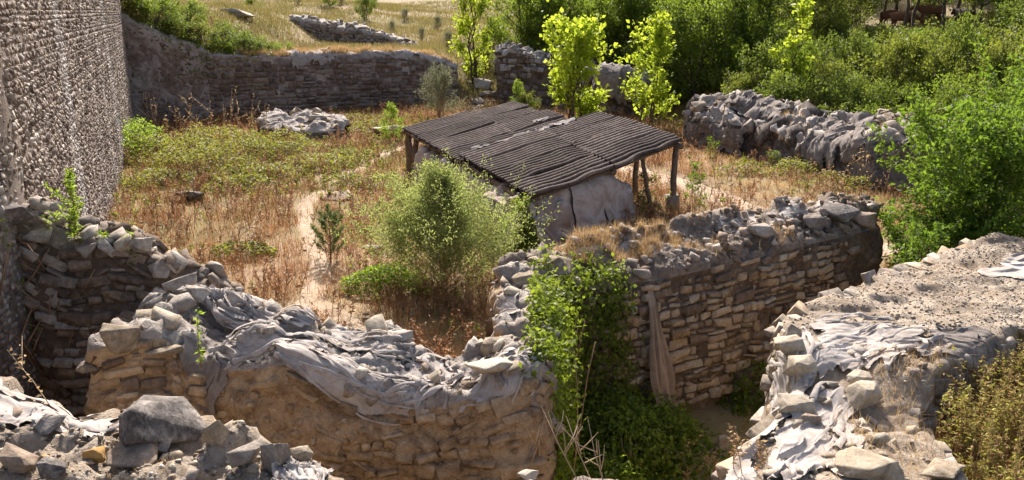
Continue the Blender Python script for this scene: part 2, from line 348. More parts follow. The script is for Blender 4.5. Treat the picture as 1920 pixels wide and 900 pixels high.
def path_mesh():
    a = Acc()
    for p, wd in zip(PATHS, PW):
        p = np.array(p); s = np.concatenate([[0], np.cumsum(np.hypot(*np.diff(p, axis=0).T))]); q = np.linspace(0, s[-1], int(s[-1] / .2))
        c = np.stack([np.interp(q, s, p[:, 0]), np.interp(q, s, p[:, 1])], 1)
        for _ in range(12): c[1:-1] = (c[:-2] + c[2:] + 2 * c[1:-1]) / 4
        tg = np.gradient(c, axis=0); tg /= np.hypot(tg[:, 0], tg[:, 1])[:, None]; nr = np.stack([tg[:, 1], -tg[:, 0]], 1)
        k = np.linspace(-1, 1, 11); el = wd * (1 + .45 * vnoise(xyz(q * .7, 0 * q + 3))); er = wd * (1 + .45 * vnoise(xyz(q * .7, 0 * q + 9)))
        off = np.where(k[None] < 0, k[None] * el[:, None], k[None] * er[:, None])
        P = c[:, None] + nr[:, None] * off[..., None]
        z = T(P[..., 0], P[..., 1]) + .035 - .07 * np.abs(k[None]) ** 4 + .025 * fbm(xyz(P[..., 0] * 2, P[..., 1] * 2), 3, 4)
        a.add(np.concatenate([P, z[..., None]], -1), grid_faces(len(q), len(k)))
    V, Q = a.get(); return V, Q
V_, Q_ = path_mesh(); tag(obj('path', V_, Q_, M['path'], smooth=True), kind='structure')

# ------------------------------------------------------------------ stone pieces
def hull_stone(seed, npts=20, sq=4.0, jit=.16):
    r = np.random.default_rng(seed); d = unit(r.normal(size=(npts, 3)))
    d = d / (np.abs(d) ** sq).sum(1, keepdims=True) ** (1 / sq) * .5 * (1 + r.uniform(-jit, .04, (npts, 1)))
    bm = bmesh.new(); [bm.verts.new(p) for p in d]
    res = bmesh.ops.convex_hull(bm, input=bm.verts)
    junk = [v for v in bm.verts if not v.link_faces]
    bmesh.ops.delete(bm, geom=junk, context='VERTS')
    bmesh.ops.recalc_face_normals(bm, faces=bm.faces); bm.verts.index_update()
    V = np.array([v.co for v in bm.verts]); F_ = np.array([[v.index for v in f.verts] for f in bm.faces if len(f.verts) == 3]); bm.free()
    mn, mx = V.min(0), V.max(0); V = (V - (mn + mx) / 2) / (mx - mn)
    return V, F_
def block_stone(seed, jit=.09, ch=(.06, .2)):
    r = np.random.default_rng(seed); pts = []
    for sx in (-.5, .5):
        for sy in (-.5, .5):
            for sz in (-.5, .5):
                c = np.array([sx, sy, sz]) * (1 - r.uniform(0, jit * 2.2, 3))
                for k in range(3):
                    q = c.copy(); q[k] *= 1 - 2 * r.uniform(*ch); pts.append(q)
    bm = bmesh.new(); [bm.verts.new(p) for p in pts]; bmesh.ops.convex_hull(bm, input=bm.verts)
    bmesh.ops.delete(bm, geom=[v for v in bm.verts if not v.link_faces], context='VERTS'); bmesh.ops.triangulate(bm, faces=bm.faces)
    bmesh.ops.recalc_face_normals(bm, faces=bm.faces); bm.verts.index_update()
    V = np.array([v.co for v in bm.verts]); F_ = np.array([[v.index for v in f.verts] for f in bm.faces]); bm.free()
    mn, mx = V.min(0), V.max(0); return (V - (mn + mx) / 2) / (mx - mn), F_
def subdiv(V, F_, n=1):
    for _ in range(n):
        e = {}; V = list(map(tuple, V)); out = []
        def mid(a, b):
            k = (min(a, b), max(a, b))
            if k not in e: e[k] = len(V); V.append(tuple((np.array(V[a]) + np.array(V[b])) / 2))
            return e[k]
        for a, b, c in F_:
            x, y, z = mid(a, b), mid(b, c), mid(c, a); out += [(a, x, z), (x, b, y), (z, y, c), (x, y, z)]
        V = np.array(V); F_ = np.array(out)
    return V, F_
STONES = [hull_stone(100 + i, 13, 3.5, .22) for i in range(14)]
STONES_SQ = [block_stone(200 + i) for i in range(14)]
def near_stone(i):
    V, F_ = block_stone(300 + i, .12, (.03, .17)); V, F_ = subdiv(V, F_, 1)
    return V + .028 * np.stack([fbm(V * 3 + 7 * i + k * 31, 3, i) for k in range(3)], 1), F_
STONES_NEAR = [near_stone(i) for i in range(16)]
_mcache = {}
def stone_mesh(kind, i, mat):
    key = (kind, i, mat.name)
    if key not in _mcache:
        V, F_ = {'r': STONES, 's': STONES_SQ, 'n': STONES_NEAR}[kind][i]
        _mcache[key] = mesh('stone', V, F_, mat)
    return _mcache[key]
def stones_to_scene(S, kind, mats, parent, maxobj=300, name='stone'):
    """S: list of (loc, 3x3 axes scaled). largest in view become objects, the rest one mesh"""
    if not S: return
    loc = np.array([s[0] for s in S]); A = np.array([s[1] for s in S])
    vis = in_view(loc, 25); loc, A = loc[vis], A[vis]
    if not len(loc): return
    px, py, dep = proj(loc); size = np.linalg.norm(A, axis=1).prod(-1) ** (2 / 3) / dep ** 2
    order = np.argsort(-size); V0 = {'r': STONES, 's': STONES_SQ, 'n': STONES_NEAR}[kind]
    pinv = PINV(parent)
    for j in order[:maxobj]:
        i = random.randrange(len(V0)); m = mats[random.randrange(len(mats))]
        o = bpy.data.objects.new(name, stone_mesh(kind, i, m)); COL.objects.link(o); o.parent = parent; o.matrix_parent_inverse = pinv
        X_ = Matrix.Identity(4)
        for c in range(3):
            for r_ in range(3): X_[r_][c] = A[j][r_, c]
            X_[c][3] = loc[j][c]
        o.matrix_basis = X_
    rest = order[maxobj:]
    if len(rest):
        acc = Acc(); mi = []
        for j in rest:
            V, F_ = V0[random.randrange(len(V0))] if kind != 'n' else STONES[random.randrange(len(STONES))]
            acc.add(V @ A[j].T + loc[j], F_); mi += [random.randrange(len(mats))] * len(F_)
        V, F_ = acc.get(); o = obj('stones', V, F_, mats, parent, mi=mi); o['kind'] = 'stuff'

# ------------------------------------------------------------------ walls
def resample(pts, s_new):
    pts = np.array(pts, float); s = np.concatenate([[0], np.cumsum(np.linalg.norm(np.diff(pts[:, :2], axis=0), axis=1))]); s /= s[-1]
    return np.stack([np.interp(s_new, s, pts[:, k]) for k in range(3)], 1)
def blur(P, n):
    P = P.copy()
    for _ in range(n):
        P[1:-1] = (P[:-2] + 2 * P[1:-1] + P[2:]) / 4; P[:, 1:-1] = (P[:, :-2] + 2 * P[:, 1:-1] + P[:, 2:]) / 4
    return P
def normals(P):
    return unit(np.cross(np.gradient(P, axis=0), np.gradient(P, axis=1)))
class Wall:
    def __init__(s, front, back, zf, zb, step=.07, batter=.12, amp=.1, freq=1.6, seed=1, rnd_=4, topamp=1.6, sharp=0.5, stretch=(1, 1, 1)):
        n0 = 200; q = np.linspace(0, 1, n0); f = resample(front, q); L = np.linalg.norm(np.diff(f[:, :2], axis=0), axis=1).sum(); s.L = L
        n = max(8, int(L / step)); q = np.linspace(0, 1, n); f = resample(front, q); b = resample(back, q)
        # jitter the crest
        o = b[:, :2] - f[:, :2]; wd = np.linalg.norm(o, axis=1); o = o / wd[:, None]
        fb = np.concatenate([f[:, :2] - o * batter, np.full((n, 1), 0.) + np.broadcast_to(zf, (n,))[:, None]], 1)
        bb = np.concatenate([b[:, :2] + o * batter, np.full((n, 1), 0.) + np.broadcast_to(zb, (n,))[:, None]], 1)
        hf = (f[:, 2] - fb[:, 2]).mean(); hb = (b[:, 2] - bb[:, 2]).mean()
        nf = max(4, int(hf / step)); nt_ = max(4, int(wd.mean() / step)); nb = max(3, int(hb / (step * 2)))
        seg = lambda a, c, k, e=False: a[:, None] + (c - a)[:, None] * np.linspace(0, 1, k, endpoint=e)[None, :, None]
        P = np.concatenate([seg(fb, f, nf), seg(f, b, nt_), seg(b, bb, nb, True)], 1)
        s.nf, s.nt, s.nb, s.n = nf, nt_, nb, n
        P = blur(P, rnd_)
        # end caps
        def cap(E, outd):
            c = E.mean(0); rows = []
            for k in (.25, .55, .85, 1.0): rows.append(E + (c - E) * k + outd * .12 * math.sin(k * 1.5))
            return rows
        d0 = P[0] - P[1]; d1 = P[-1] - P[-2]; e0 = np.append(unit(d0.mean(0)[:2]), 0); e1 = np.append(unit(d1.mean(0)[:2]), 0)
        c0 = cap(P[0], e0)[::-1]; c1 = cap(P[-1], e1); s.off = len(c0)
        P = np.concatenate([np.array(c0), P, np.array(c1)]); N = normals(P)
        mid = P[len(P) // 2, nf + nt_ // 2]; s.sgn = 1 if N[len(P) // 2, nf + nt_ // 2, 2] > 0 else -1; N = N * s.sgn
        s.smooth_P, s.smooth_N = P, N
        if amp:
            t = np.arange(P.shape[1]); tw = np.where(t < nf, t / nf * .0 + .55, 1.0); tw = np.convolve(np.pad(tw, 4, 'edge'), np.ones(9) / 9, 'valid') * 1.0
            tw = np.where(t < nf, np.maximum(.5, tw), tw) * np.where(t < nf, 1, topamp)
            PQ = P * np.array(stretch); d = fbm(PQ * freq, 4, seed, .55); rd = 1 - np.abs(fbm(PQ * freq * 1.7 + 31, 3, seed + 5)) * 2
            d = d * (1 - sharp) + sharp * rd * .6
            P = P + N * (amp * d * tw[None])[..., None]
            blk = vnoise(P * np.array([2.2, 2.2, 3.0]), seed + 40); P = P + N * (amp * .5 * np.sign(blk) * np.minimum(1, np.abs(blk) * 6) * tw[None])[..., None]
        if amp: P = P + N * (amp * .5 * (fbm(P * np.array(stretch) * freq * 4.5, 4, seed + 60) + .6 * np.sign(vnoise(P * 6.1, seed + 62)) * .3) * tw[None])[..., None]
        s.P = P; s.N = normals(P) * s.sgn; s.bl = None
    def build(s, root, name, face_mat, top_mat):
        n, m = s.P.shape[:2]; Q = grid_faces(n, m)
        if s.sgn < 0: Q = Q[:, ::-1]
        j = np.tile(np.arange(m - 1), n - 1); mi = np.where((j >= s.nf - 1) & (j < s.nf + s.nt), 1, 0)
        o = obj(name, s.P, Q, [face_mat, top_mat], root, smooth=False, mi=mi); collide(s.P, Q); return o
    def at(s, u, t, smooth=False):
        """u 0..1 along; t 0..1 front face, 1..2 top, 2..3 back"""
        u = np.asarray(u, float); t = np.asarray(t, float)
        i = s.off + np.clip(u, 0, 1) * (s.n - 1)
        j = np.where(t < 1, t * s.nf, np.where(t < 2, s.nf + (t - 1) * s.nt, s.nf + s.nt + (t - 2) * (s.nb - 1)))
        j = np.clip(j, 0, s.P.shape[1] - 1.001); i = np.clip(i, 0, s.P.shape[0] - 1.001)
        i0, j0 = i.astype(int), j.astype(int); fi, fj = (i - i0)[..., None], (j - j0)[..., None]
        if smooth:
            if s.bl is None: b = blur(s.P, 6); s.bl = (b, normals(b) * s.sgn)
            P, N = s.bl
        else: P, N = s.P, s.smooth_N
        f = lambda A: A[i0, j0] * (1 - fi) * (1 - fj) + A[i0 + 1, j0] * fi * (1 - fj) + A[i0, j0 + 1] * (1 - fi) * fj + A[i0 + 1, j0 + 1] * fi * fj
        return f(P), unit(f(N))
    def height(s, u):
        a, _ = s.at(u, np.zeros_like(np.asarray(u, float)), True); b, _ = s.at(u, np.full_like(np.asarray(u, float), .97), True)
        return np.linalg.norm(b - a, axis=-1)
def masonry(W, root, kind, mats, wr_, hr_, depth=.25, proud=(.02, .02), skip=.05, rot=.05, u=(0, 1), vmin=0, vtop=1.0, t_face=0, maxobj=300, gap=.02, seed=5, cond=None):
    r = random.Random(seed); wmin, wmax = wr_; hmin, hmax = hr_; cells = []
    def split(x0, y0, x1, y1):
        w_, h_ = x1 - x0, y1 - y0
        if h_ > hmax * r.uniform(.8, 1.3) and h_ > 2 * hmin and w_ < h_ * 3.5:
            k = y0 + h_ * r.uniform(.35, .65); split(x0, y0, x1, k); split(x0, k, x1, y1)
        elif w_ > wmax * r.uniform(.6, 1.3) and w_ > 2 * wmin:
            k = x0 + w_ * r.uniform(.33, .67); split(x0, y0, k, y1); split(k, y0, x1, y1)
        else: cells.append((x0, y0, x1, y1))
    Hmax = float(W.height(np.linspace(.02, .98, 40)).max()); y = vmin * Hmax
    x_lo, x_hi = u[0] * W.L, u[1] * W.L
    while y < Hmax:
        h_ = r.uniform(hmin, hmax * 1.9); x = x_lo - r.random() * wmax
        while x < x_hi:
            w_ = r.uniform(wmin * 1.2, wmax * 2.2); split(max(x, x_lo), y, min(x + w_, x_hi), y + h_); x += w_
        y += h_
    cells = [c for c in cells if c[2] - c[0] > wmin * .4]
    c = np.array(cells); cu = (c[:, 0] + c[:, 2]) / 2 / W.L; cv = (c[:, 1] + c[:, 3]) / 2; Hh = W.height(cu)
    t = cv / Hh; ok = t < vtop
    c, cu, t = c[ok], cu[ok], t[ok]
    tt = t if t_face == 0 else 3 - t
    P, N = W.at(cu, tt, True); P2, _ = W.at(cu + .004, tt, True)
    S = []
    for k in range(len(c)):
        if r.random() < skip: continue
        p = P[k]
        if cond is not None and not cond(cu[k], t[k], p, r): continue
        n_ = unit(N[k] + np.array([r.gauss(0, rot), r.gauss(0, rot), r.gauss(0, rot)]))
        tu = unit(P2[k] - p); tu = unit(tu - n_ * (tu @ n_)); tv = np.cross(n_, tu)
        if tv[2] < 0: tv = -tv
        a = r.gauss(0, rot * 1.2); tu2 = tu * math.cos(a) + tv * math.sin(a); tv2 = -tu * math.sin(a) + tv * math.cos(a)
        w_, h_ = c[k, 2] - c[k, 0] - gap * r.uniform(.4, 1.6), c[k, 3] - c[k, 1] - gap * r.uniform(.4, 1.6)
        w_ = max(w_, .04); h_ = max(h_, .03)
        d = depth * r.uniform(.8, 1.2)
        pr = r.gauss(*proud); loc = p + n_ * (pr - d / 2 + .03)
        A = np.stack([tu2 * w_ * 1.06, n_ * d, tv2 * h_ * 1.06], 1)
        S.append((loc, A))
    stones_to_scene(S, kind, mats, root, maxobj)
def rubble(W, root, n, size, mats, t=(1.02, 1.98), u=(0, 1), name='rubble', kind='r', seed=3, objs=0, power=2.2, sink=.12):
    r = np.random.default_rng(seed); uu = r.uniform(*u, n); tt = r.uniform(*t, n); P, N = W.at(uu, tt); S = []
    for k in range(n):
        sz = size[0] + (size[1] - size[0]) * r.random() ** power
        ax = np.linalg.qr(r.normal(size=(3, 3)))[0]; e = sz * np.array([r.uniform(.7, 1.3), r.uniform(.6, 1.0), r.uniform(.35, .7)])
        # keep shortest axis roughly up
        up = unit(N[k] + .3 * r.normal(size=3)); a = unit(np.cross(up, r.normal(size=3))); b = np.cross(up, a)
        S.append((P[k] + N[k] * sz * sink, np.stack([a * e[0], b * e[1], up * e[2]], 1)))
    stones_to_scene(S, kind, mats, root, objs, 'stone')
def cloth_on(W, label, u, t, cat='cloth', mat='cloth', name='geotextile_cloth', ns=120, nt_=70, off=.05, amp=.06, ang=0.3, fr=6.0, along=.6, seed=1, edge=.10, group=None, mul=None, sag=None, torn=.28, strips=0):
    """sheet draped over a wall: u and t are (lo, hi); either end may be a function of the other coordinate"""
    a = np.linspace(0, 1, ns)[:, None] + np.zeros((1, nt_)); b = np.linspace(0, 1, nt_)[None] + np.zeros((ns, 1))
    ev = lambda f, x: f(x) if callable(f) else f + 0 * x
    nz = lambda x, s_: vnoise(xyz(x * 7, 0 * x + s_ * 13.7), seed) * .6 + vnoise(xyz(x * 19, 0 * x + s_ * 5.1), seed) * .4
    uu = ev(u[0], b) + edge / W.L * 3 * nz(b, 1) + (ev(u[1], b) - ev(u[0], b) + edge / W.L * 3 * (nz(b, 2) - nz(b, 1))) * a
    tl = ev(t[0], a); th = ev(t[1], a); ke = lambda q: np.where(q < 1.0, .35, 1.0) * edge
    tl = tl + ke(tl) * nz(a, 3); th = th + ke(th) * nz(a, 4); tt = tl + (th - tl) * b
    P, N = W.at(uu, tt, True); P = blur(P, 5)
    q1 = uu * W.L; 
    q2 = np.concatenate([np.zeros((ns, 1)), np.cumsum(np.linalg.norm(np.diff(P, axis=1), axis=-1), axis=1)], 1)
    ca, sa = math.cos(ang), math.sin(ang); al = q1 * ca + q2 * sa; pe = -q1 * sa + q2 * ca
    wp = fbm(np.stack([q1 * .7, q2 * .7, 0 * q1], -1), 3, seed + 3) * .5
    n1 = vnoise(np.stack([al * along, (pe + wp) * fr, 0 * al], -1), seed); n2 = vnoise(np.stack([al * along * 1.7, (pe + wp) * fr * 2.6, 0 * al + 7], -1), seed + 9)
    rid = 1.1 * (1 - np.abs(n1)) ** 3.2 + .6 * (1 - np.abs(n2)) ** 3
    msk = .15 + .85 * ss(.45 + 1.5 * fbm(np.stack([q1 * .7, q2 * .7, 0 * q1 + 3], -1), 2, seed + 21))
    fine = .25 * fbm(np.stack([q1 * 9, q2 * 9, 0 * q1], -1), 3, seed + 2)
    P = P + N * (off + amp * (rid * msk + fine * .35))[..., None]
    if sag is not None: P = sag(P, a, b)
    Q = grid_faces(ns, nt_)
    if torn:
        ed = np.minimum(np.minimum(a, 1 - a) * 2.2, np.minimum(b, 1 - b) * 1.2)
        hol = fbm(np.stack([al * 1.1, (pe + wp) * 3.2, 0 * al + seed], -1), 3, seed + 70) + 1.5 * ss(ed / .22) - 1.05
        keep = hol.ravel()[Q].min(1) > -torn; Q = Q[keep]
        used = np.unique(Q); mp = np.full(ns * nt_, -1); mp[used] = np.arange(len(used)); o = obj(name, P.reshape(-1, 3)[used], mp[Q], M[mat], smooth=True)
    else: o = obj(name, P, Q, M[mat], smooth=True)
    if strips:
        rs = np.random.default_rng(seed + 500); A2 = Acc(); Nn = normals(P); Nn = Nn * np.sign((Nn * N).sum(-1).mean())
        for _ in range(strips):
            i0, j0 = rs.integers(2, ns - 3), rs.integers(2, nt_ - 3); ln = rs.uniform(.5, 1.7); st_ = np.array([math.cos(ang + rs.normal(0, .22)), math.sin(ang + rs.normal(0, .22))])
            du, dv = W.L * abs(float((uu[-1, 0] - uu[0, 0]))) / ns, float(q2[:, -1].mean()) / nt_; k = np.arange(0, ln, .05); w_ = rs.uniform(.012, .045)
            ii = np.clip(i0 + k * st_[0] / max(du, .01), 0, ns - 1).astype(int); jj = np.clip(j0 + k * st_[1] / max(dv, .01), 0, nt_ - 1).astype(int)
            c = P[ii, jj] + Nn[ii, jj] * (.015 + .07 * np.sin(np.linspace(.3, 2.9, len(k))) * rs.uniform(.2, 1))[:, None]
            if len(c) < 6: continue
            for _k in range(3): c[1:-1] = (c[:-2] + 2 * c[1:-1] + c[2:]) / 4
            tg = unit(np.gradient(c, axis=0)); sd = unit(np.cross(tg, Nn[ii, jj])); ww = (w_ * (.5 + np.abs(vnoise(xyz(k * 5, 0 * k + rs.uniform(0, 99))))))[:, None]
            A2.add(np.stack([c - sd * ww, c + Nn[ii, jj] * ww * .5, c + sd * ww], 1), grid_faces(len(c), 3))
        if A2.n: V2, F2_ = A2.get(); obj('frayed_strips', V2, F2_, M[mat], o, smooth=True)['kind'] = 'stuff'
    tag(o, label, cat, group); return o

def wall_thing(name, label, cat, loc, group=None): return tag(empty(name, loc), label, cat, group)

# --- tower wall on the left
TW = Wall([(-7.75, 10.5, 14), (-8.15, 13.5, 14), (-22.0, 49.2, 14)], [(-10.7, 9.5, 14), (-11.2, 12.5, 14), (-25.0, 48.2, 14)], -.6, -.6, step=.25, batter=.25, amp=.07, freq=1.2, seed=11, rnd_=1)
tw = wall_thing('tower_wall', 'tall pale rubble masonry wall of the castle tower seen at a slant', 'wall', (-15, 31, 0))
TW.build(tw, 'wall_core', M['tower_mortar'], M['tower_mortar'])
masonry(TW, tw, 'r', [M['tower']], (.07, .2), (.08, .19), depth=.14, proud=(.012, .010), skip=.03, rot=.12, vtop=.57, gap=.008, seed=3)
cb = wall_thing('corner_buttress', 'narrow smooth buttress at the far end of the tall tower wall, in half shade', 'wall', (-22.6, 49.3, 0))
CB = Wall([(-21.9, 49.1, 14), (-22.35, 50.3, 14)], [(-24.3, 48.6, 14), (-24.6, 49.8, 14)], -.5, -.5, step=.2, batter=.2, amp=.06, freq=1, seed=4, rnd_=1)
CB.build(cb, 'wall_core', M['tower_mortar'], M['tower_mortar'])

# --- far curtain wall behind the courtyard
FW = Wall([(-26.5, 48.6, 8.6), (-24.2, 49.9, 7.4), (-21.5, 51.6, 5.7), (-18.4, 53.8, 4.0), (-15, 55.7, 3.75), (-9.5, 59.7, 3.85), (-5.4, 62.1, 3.4), (-4.0, 63, 2.8)],
          [(-27.4, 49.8, 8.6), (-25, 51.1, 7.4), (-22.3, 52.8, 5.7), (-19.1, 55, 4.0), (-15.7, 56.9, 3.75), (-10.2, 60.9, 3.85), (-6.1, 63.3, 3.4), (-4.7, 64, 2.8)], -.5, 2.0, step=.16, batter=.3, amp=.12, freq=1.1, seed=21, rnd_=2)
fw = wall_thing('curtain_wall', 'long shaded curtain wall of coursed stone across the back of the courtyard', 'wall', (-14, 56, 0))
FW.build(fw, 'wall_core', M['far_mortar'], M['top'])
masonry(FW, fw, 's', [M['far']], (.3, .85), (.2, .4), depth=.4, proud=(.05, .04), skip=.05, rot=.05, gap=.06, u=(.34, 1), seed=8, vtop=.93)
masonry(FW, fw, 'r', [M['far']], (.22, .5), (.18, .34), depth=.35, proud=(.03, .04), skip=.35, rot=.1, gap=.08, u=(0, .34), seed=9, maxobj=0)
cloth_on(FW, 'grey geotextile sheet hanging over the middle of the back curtain wall top', (.53, .66), (.72, 1.9), ns=60, nt_=50, off=.08, amp=.14, ang=1.4, fr=2.2, along=.3, seed=3, edge=.12)
cloth_on(FW, 'pale geotextile sheet over the right end of the back curtain wall', (.72, .985), (.8, 1.9), ns=90, nt_=50, off=.08, amp=.14, ang=1.4, fr=2.2, along=.3, seed=5, edge=.14)

# --- far ruin on the slope
F2 = Wall([UY(543, 30, 82), UY(600, 40, 79), UY(660, 52, 76), UY(720, 66, 73), UY(772, 84, 70)], [tuple(np.array(UY(543, 30, 82)) + (.6, 1.2, 0)), tuple(np.array(UY(660, 50, 76)) + (.6, 1.2, 0)), tuple(np.array(UY(772, 86, 70)) + (.6, 1.2, 0))], 2.8, 2.8, step=.2, batter=.1, amp=.16, freq=1, seed=33, rnd_=1)
f2 = wall_thing('ruined_wall', 'low broken stone wall stepping down the grassy slope beyond the curtain wall', 'wall', (-13, 76, 4))
F2.build(f2, 'wall_core', M['far_mortar'], M['grey'])
masonry(F2, f2, 's', [M['slate'], M['far']], (.4, 1.1), (.2, .4), depth=.4, proud=(.06, .05), skip=.05, rot=.06, gap=.05, seed=12)
rubble(F2, f2, 60, (.3, .8), [M['grey']], seed=4, objs=60)

# --- ruins behind the poplars
G1 = Wall([UY(932, 92, 62), UY(985, 97, 61), UY(1030, 112, 60), UY(1125, 135, 58.5)], [tuple(np.array(UY(932, 92, 62)) + (.5, 1.6, .1)), tuple(np.array(UY(1125, 135, 58.5)) + (.5, 1.6, .1))], -.3, .5, step=.16, batter=.2, amp=.3, freq=.8, seed=41, rnd_=2)
g1 = wall_thing('ruined_wall', 'crumbling grey wall end right of the path gap, below the trees', 'wall', (2, 60, 0))
G1.build(g1, 'wall_core', M['mortar_dark'], M['grey'])
masonry(G1, g1, 's', [M['grey'], M['brown']], (.4, .9), (.25, .5), depth=.4, proud=(.05, .06), skip=.25, rot=.1, gap=.07, seed=14)
rubble(G1, g1, 120, (.2, .7), [M['grey'], M['slate']], seed=6, objs=80)
G2 = Wall([UY(1118, 138, 55.5), UY(1160, 128, 55), UY(1220, 150, 54)], [tuple(np.array(UY(1118, 138, 55.5)) + (.3, 1.8, .2)), tuple(np.array(UY(1220, 150, 54)) + (.3, 1.8, .2))], -.3, 0, step=.14, batter=.2, amp=.3, freq=.7, seed=43, rnd_=3)
g2 = wall_thing('ruined_pier', 'stub of grey wall wrapped in hanging sheets behind the yellow green poplars', 'wall', (7, 55, 0))
G2.build(g2, 'wall_core', M['rock'], M['grey'])
cloth_on(G2, 'grey sheet hanging in vertical folds down the pier behind the poplars', (.02, .6), (.2, 1.8), ns=60, nt_=60, off=.1, amp=.3, ang=1.5, fr=1.6, along=.25, seed=8, mat='cloth_dark')
cloth_on(G2, 'pale sheet hanging over the right part of the pier behind the poplars', (.55, .99), (.3, 1.8), ns=50, nt_=60, off=.12, amp=.3, ang=1.5, fr=1.6, along=.25, seed=9, mat='cloth_dark')

# --- long dark outcrop wrapped in sheets, right
RK = Wall([UY(1290, 216, 43.5), UY(1370, 230, 40.5), UY(1450, 240, 38), UY(1520, 282, 35.5), UY(1560, 300, 33.8), UY(1610, 268, 32.8), UY(1700, 254, 31.6), UY(1800, 252, 30.6)],
          [UY(1300, 196, 45.5), UY(1345, 178, 44.8), UY(1400, 168, 43.5), UY(1440, 186, 42), UY(1500, 203, 40), UY(1575, 216, 37.6), UY(1600, 222, 36.8), UY(1640, 218, 36), UY(1700, 226, 34.6), UY(1800, 240, 33)], -.4, .3, step=.10, batter=.25, amp=.3, freq=.8, seed=51, rnd_=1, sharp=.55, topamp=1.2, stretch=(1.15, 1.15, .45))
rk = wall_thing('rock_ruin', 'long dark lump of ruined wall with pale crest on the right of the courtyard', 'ruin', (12, 37, 0))
RK.build(rk, 'wall_core', M['rock'], M['top'])  # face tone carries dark stain plus painted shade; crest pale as if sunlit
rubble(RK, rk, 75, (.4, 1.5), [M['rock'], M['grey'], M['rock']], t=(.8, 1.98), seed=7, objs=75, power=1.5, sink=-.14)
rubble(RK, rk, 160, (.12, .5), [M['grey'], M['pale'], M['brown']], t=(.9, 1.98), seed=77, objs=120, power=2)
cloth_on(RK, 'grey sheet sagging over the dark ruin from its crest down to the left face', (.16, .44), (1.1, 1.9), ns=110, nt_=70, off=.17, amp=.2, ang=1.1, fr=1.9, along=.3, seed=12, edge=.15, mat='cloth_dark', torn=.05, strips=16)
cloth_on(RK, 'dark stained and shade-toned sheet hanging down the left face of the dark ruin', (.0, .34), (.12, .95), ns=90, nt_=50, off=.17, amp=.3, ang=1.45, fr=1.7, along=.2, seed=13, edge=.12, mat='cloth_dark', strips=16)
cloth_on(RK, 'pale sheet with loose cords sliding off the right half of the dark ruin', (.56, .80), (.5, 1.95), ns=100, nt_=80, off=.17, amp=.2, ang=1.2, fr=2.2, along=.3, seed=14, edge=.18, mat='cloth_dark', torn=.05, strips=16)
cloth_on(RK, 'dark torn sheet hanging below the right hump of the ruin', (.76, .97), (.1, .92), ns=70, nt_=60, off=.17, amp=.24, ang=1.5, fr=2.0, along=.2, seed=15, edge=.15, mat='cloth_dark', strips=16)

# --- near walls round the trench
AW = Wall([(-5.75, 10.75, 2.1), (-5.2, 10.8, 2.25), (-4.62, 10.85, 2.28), (-4.5, 10.85, 1.8), (-4.1, 10.75, 1.78), (-3.0, 10.65, 1.98), (-2.1, 10.6, 1.5), (-1.25, 10.6, 1.32), (-.8, 10.6, 1.42), (.25, 10.65, 1.8), (.45, 10.7, 1.8)],
          [(-5.7, 13.0, 2.05), (-5.0, 13.0, 2.1), (-4.4, 12.9, 2.0), (-3.6, 12.3, 2.15), (-2.8, 12.15, 2.1), (-2.0, 12.1, 1.95), (-1.3, 11.8, 1.6), (-.6, 11.8, 1.65), (.2, 11.8, 1.85), (.35, 11.8, 1.85)], -1.9, -.3, step=.05, batter=.12, amp=.17, freq=1.6, seed=61, rnd_=3, topamp=1.25)
aw = wall_thing('masonry_wall', 'thick tan rubble wall across the middle foreground with cloth on its crest', 'wall', (-2.5, 11.4, -1.5))
AW.build(aw, 'wall_core', M['plaster'], M['top'])
masonry(AW, aw, 'n', [M['tan'], M['plaster'], M['plaster']], (.14, .5), (.08, .24), depth=.22, proud=(.02, .04), skip=.1, rot=.12, gap=.025, u=(.22, 1), seed=15, vmin=.35, vtop=.97, cond=lambda u, t, p, r: r.random() < (.45 + .55 * ss((u - .6) / .2)) or vnoise(p[None] * 1.3, 5)[0] > .1)
masonry(AW, aw, 'n', [M['brown'], M['tan']], (.18, .5), (.12, .22), depth=.22, proud=(.02, .02), skip=.04, rot=.05, gap=.03, u=(0, .2), seed=16, vmin=.35, vtop=.99, maxobj=120)
rubble(AW, aw, 46, (.14, .6), [M['grey'], M['top'], M['pale']], seed=79, objs=46, power=1.6, sink=-.08)
rubble(AW, aw, 420, (.04, .2), [M['plaster'], M['tan'], M['plaster']], t=(.42, .97), u=(.2, 1), seed=81, objs=100, power=2, sink=-.12)
rubble(AW, aw, 300, (.03, .24), [M['grey'], M['grey'], M['pale'], M['brown']], seed=8, objs=110, power=3.4)

BW = Wall([(-9.6, 13.0, 3.5), (-8.2, 13.2, 3.45), (-7.8, 13.2, 3.15), (-7.2, 13.25, 2.8), (-6.9, 13.25, 2.85), (-6.4, 13.3, 2.95), (-5.95, 13.3, 2.85), (-5.7, 13.3, 2.5), (-5.4, 13.3, 2.15), (-4.9, 13.3, 1.85), (-4.6, 13.3, 1.6)],
          [(-9.6, 13.9, 3.5), (-8.2, 14.1, 3.45), (-7.2, 14.1, 2.8), (-6.4, 14.1, 2.95), (-5.8, 14.1, 2.6), (-5.2, 14.1, 2.0), (-4.6, 13.9, 1.5)], -1.8, .0, step=.055, batter=.15, amp=.14, freq=1.8, seed=71, rnd_=2)
bw = wall_thing('rubble_wall', 'dark loose rubble wall in the left foreground below the tower', 'wall', (-7, 13.6, -1.5))
BW.build(bw, 'wall_core', M['mortar_dark'], M['earth_top'])
masonry(BW, bw, 'n', [M['brown'], M['brown'], M['grey']], (.1, .52), (.08, .28), depth=.3, proud=(.03, .04), skip=.06, rot=.13, gap=.02, seed=17, vmin=.3, vtop=1.0)
rubble(BW, bw, 200, (.08, .42), [M['grey'], M['brown'], M['grey']], seed=9, objs=130, kind='r', power=1.8)

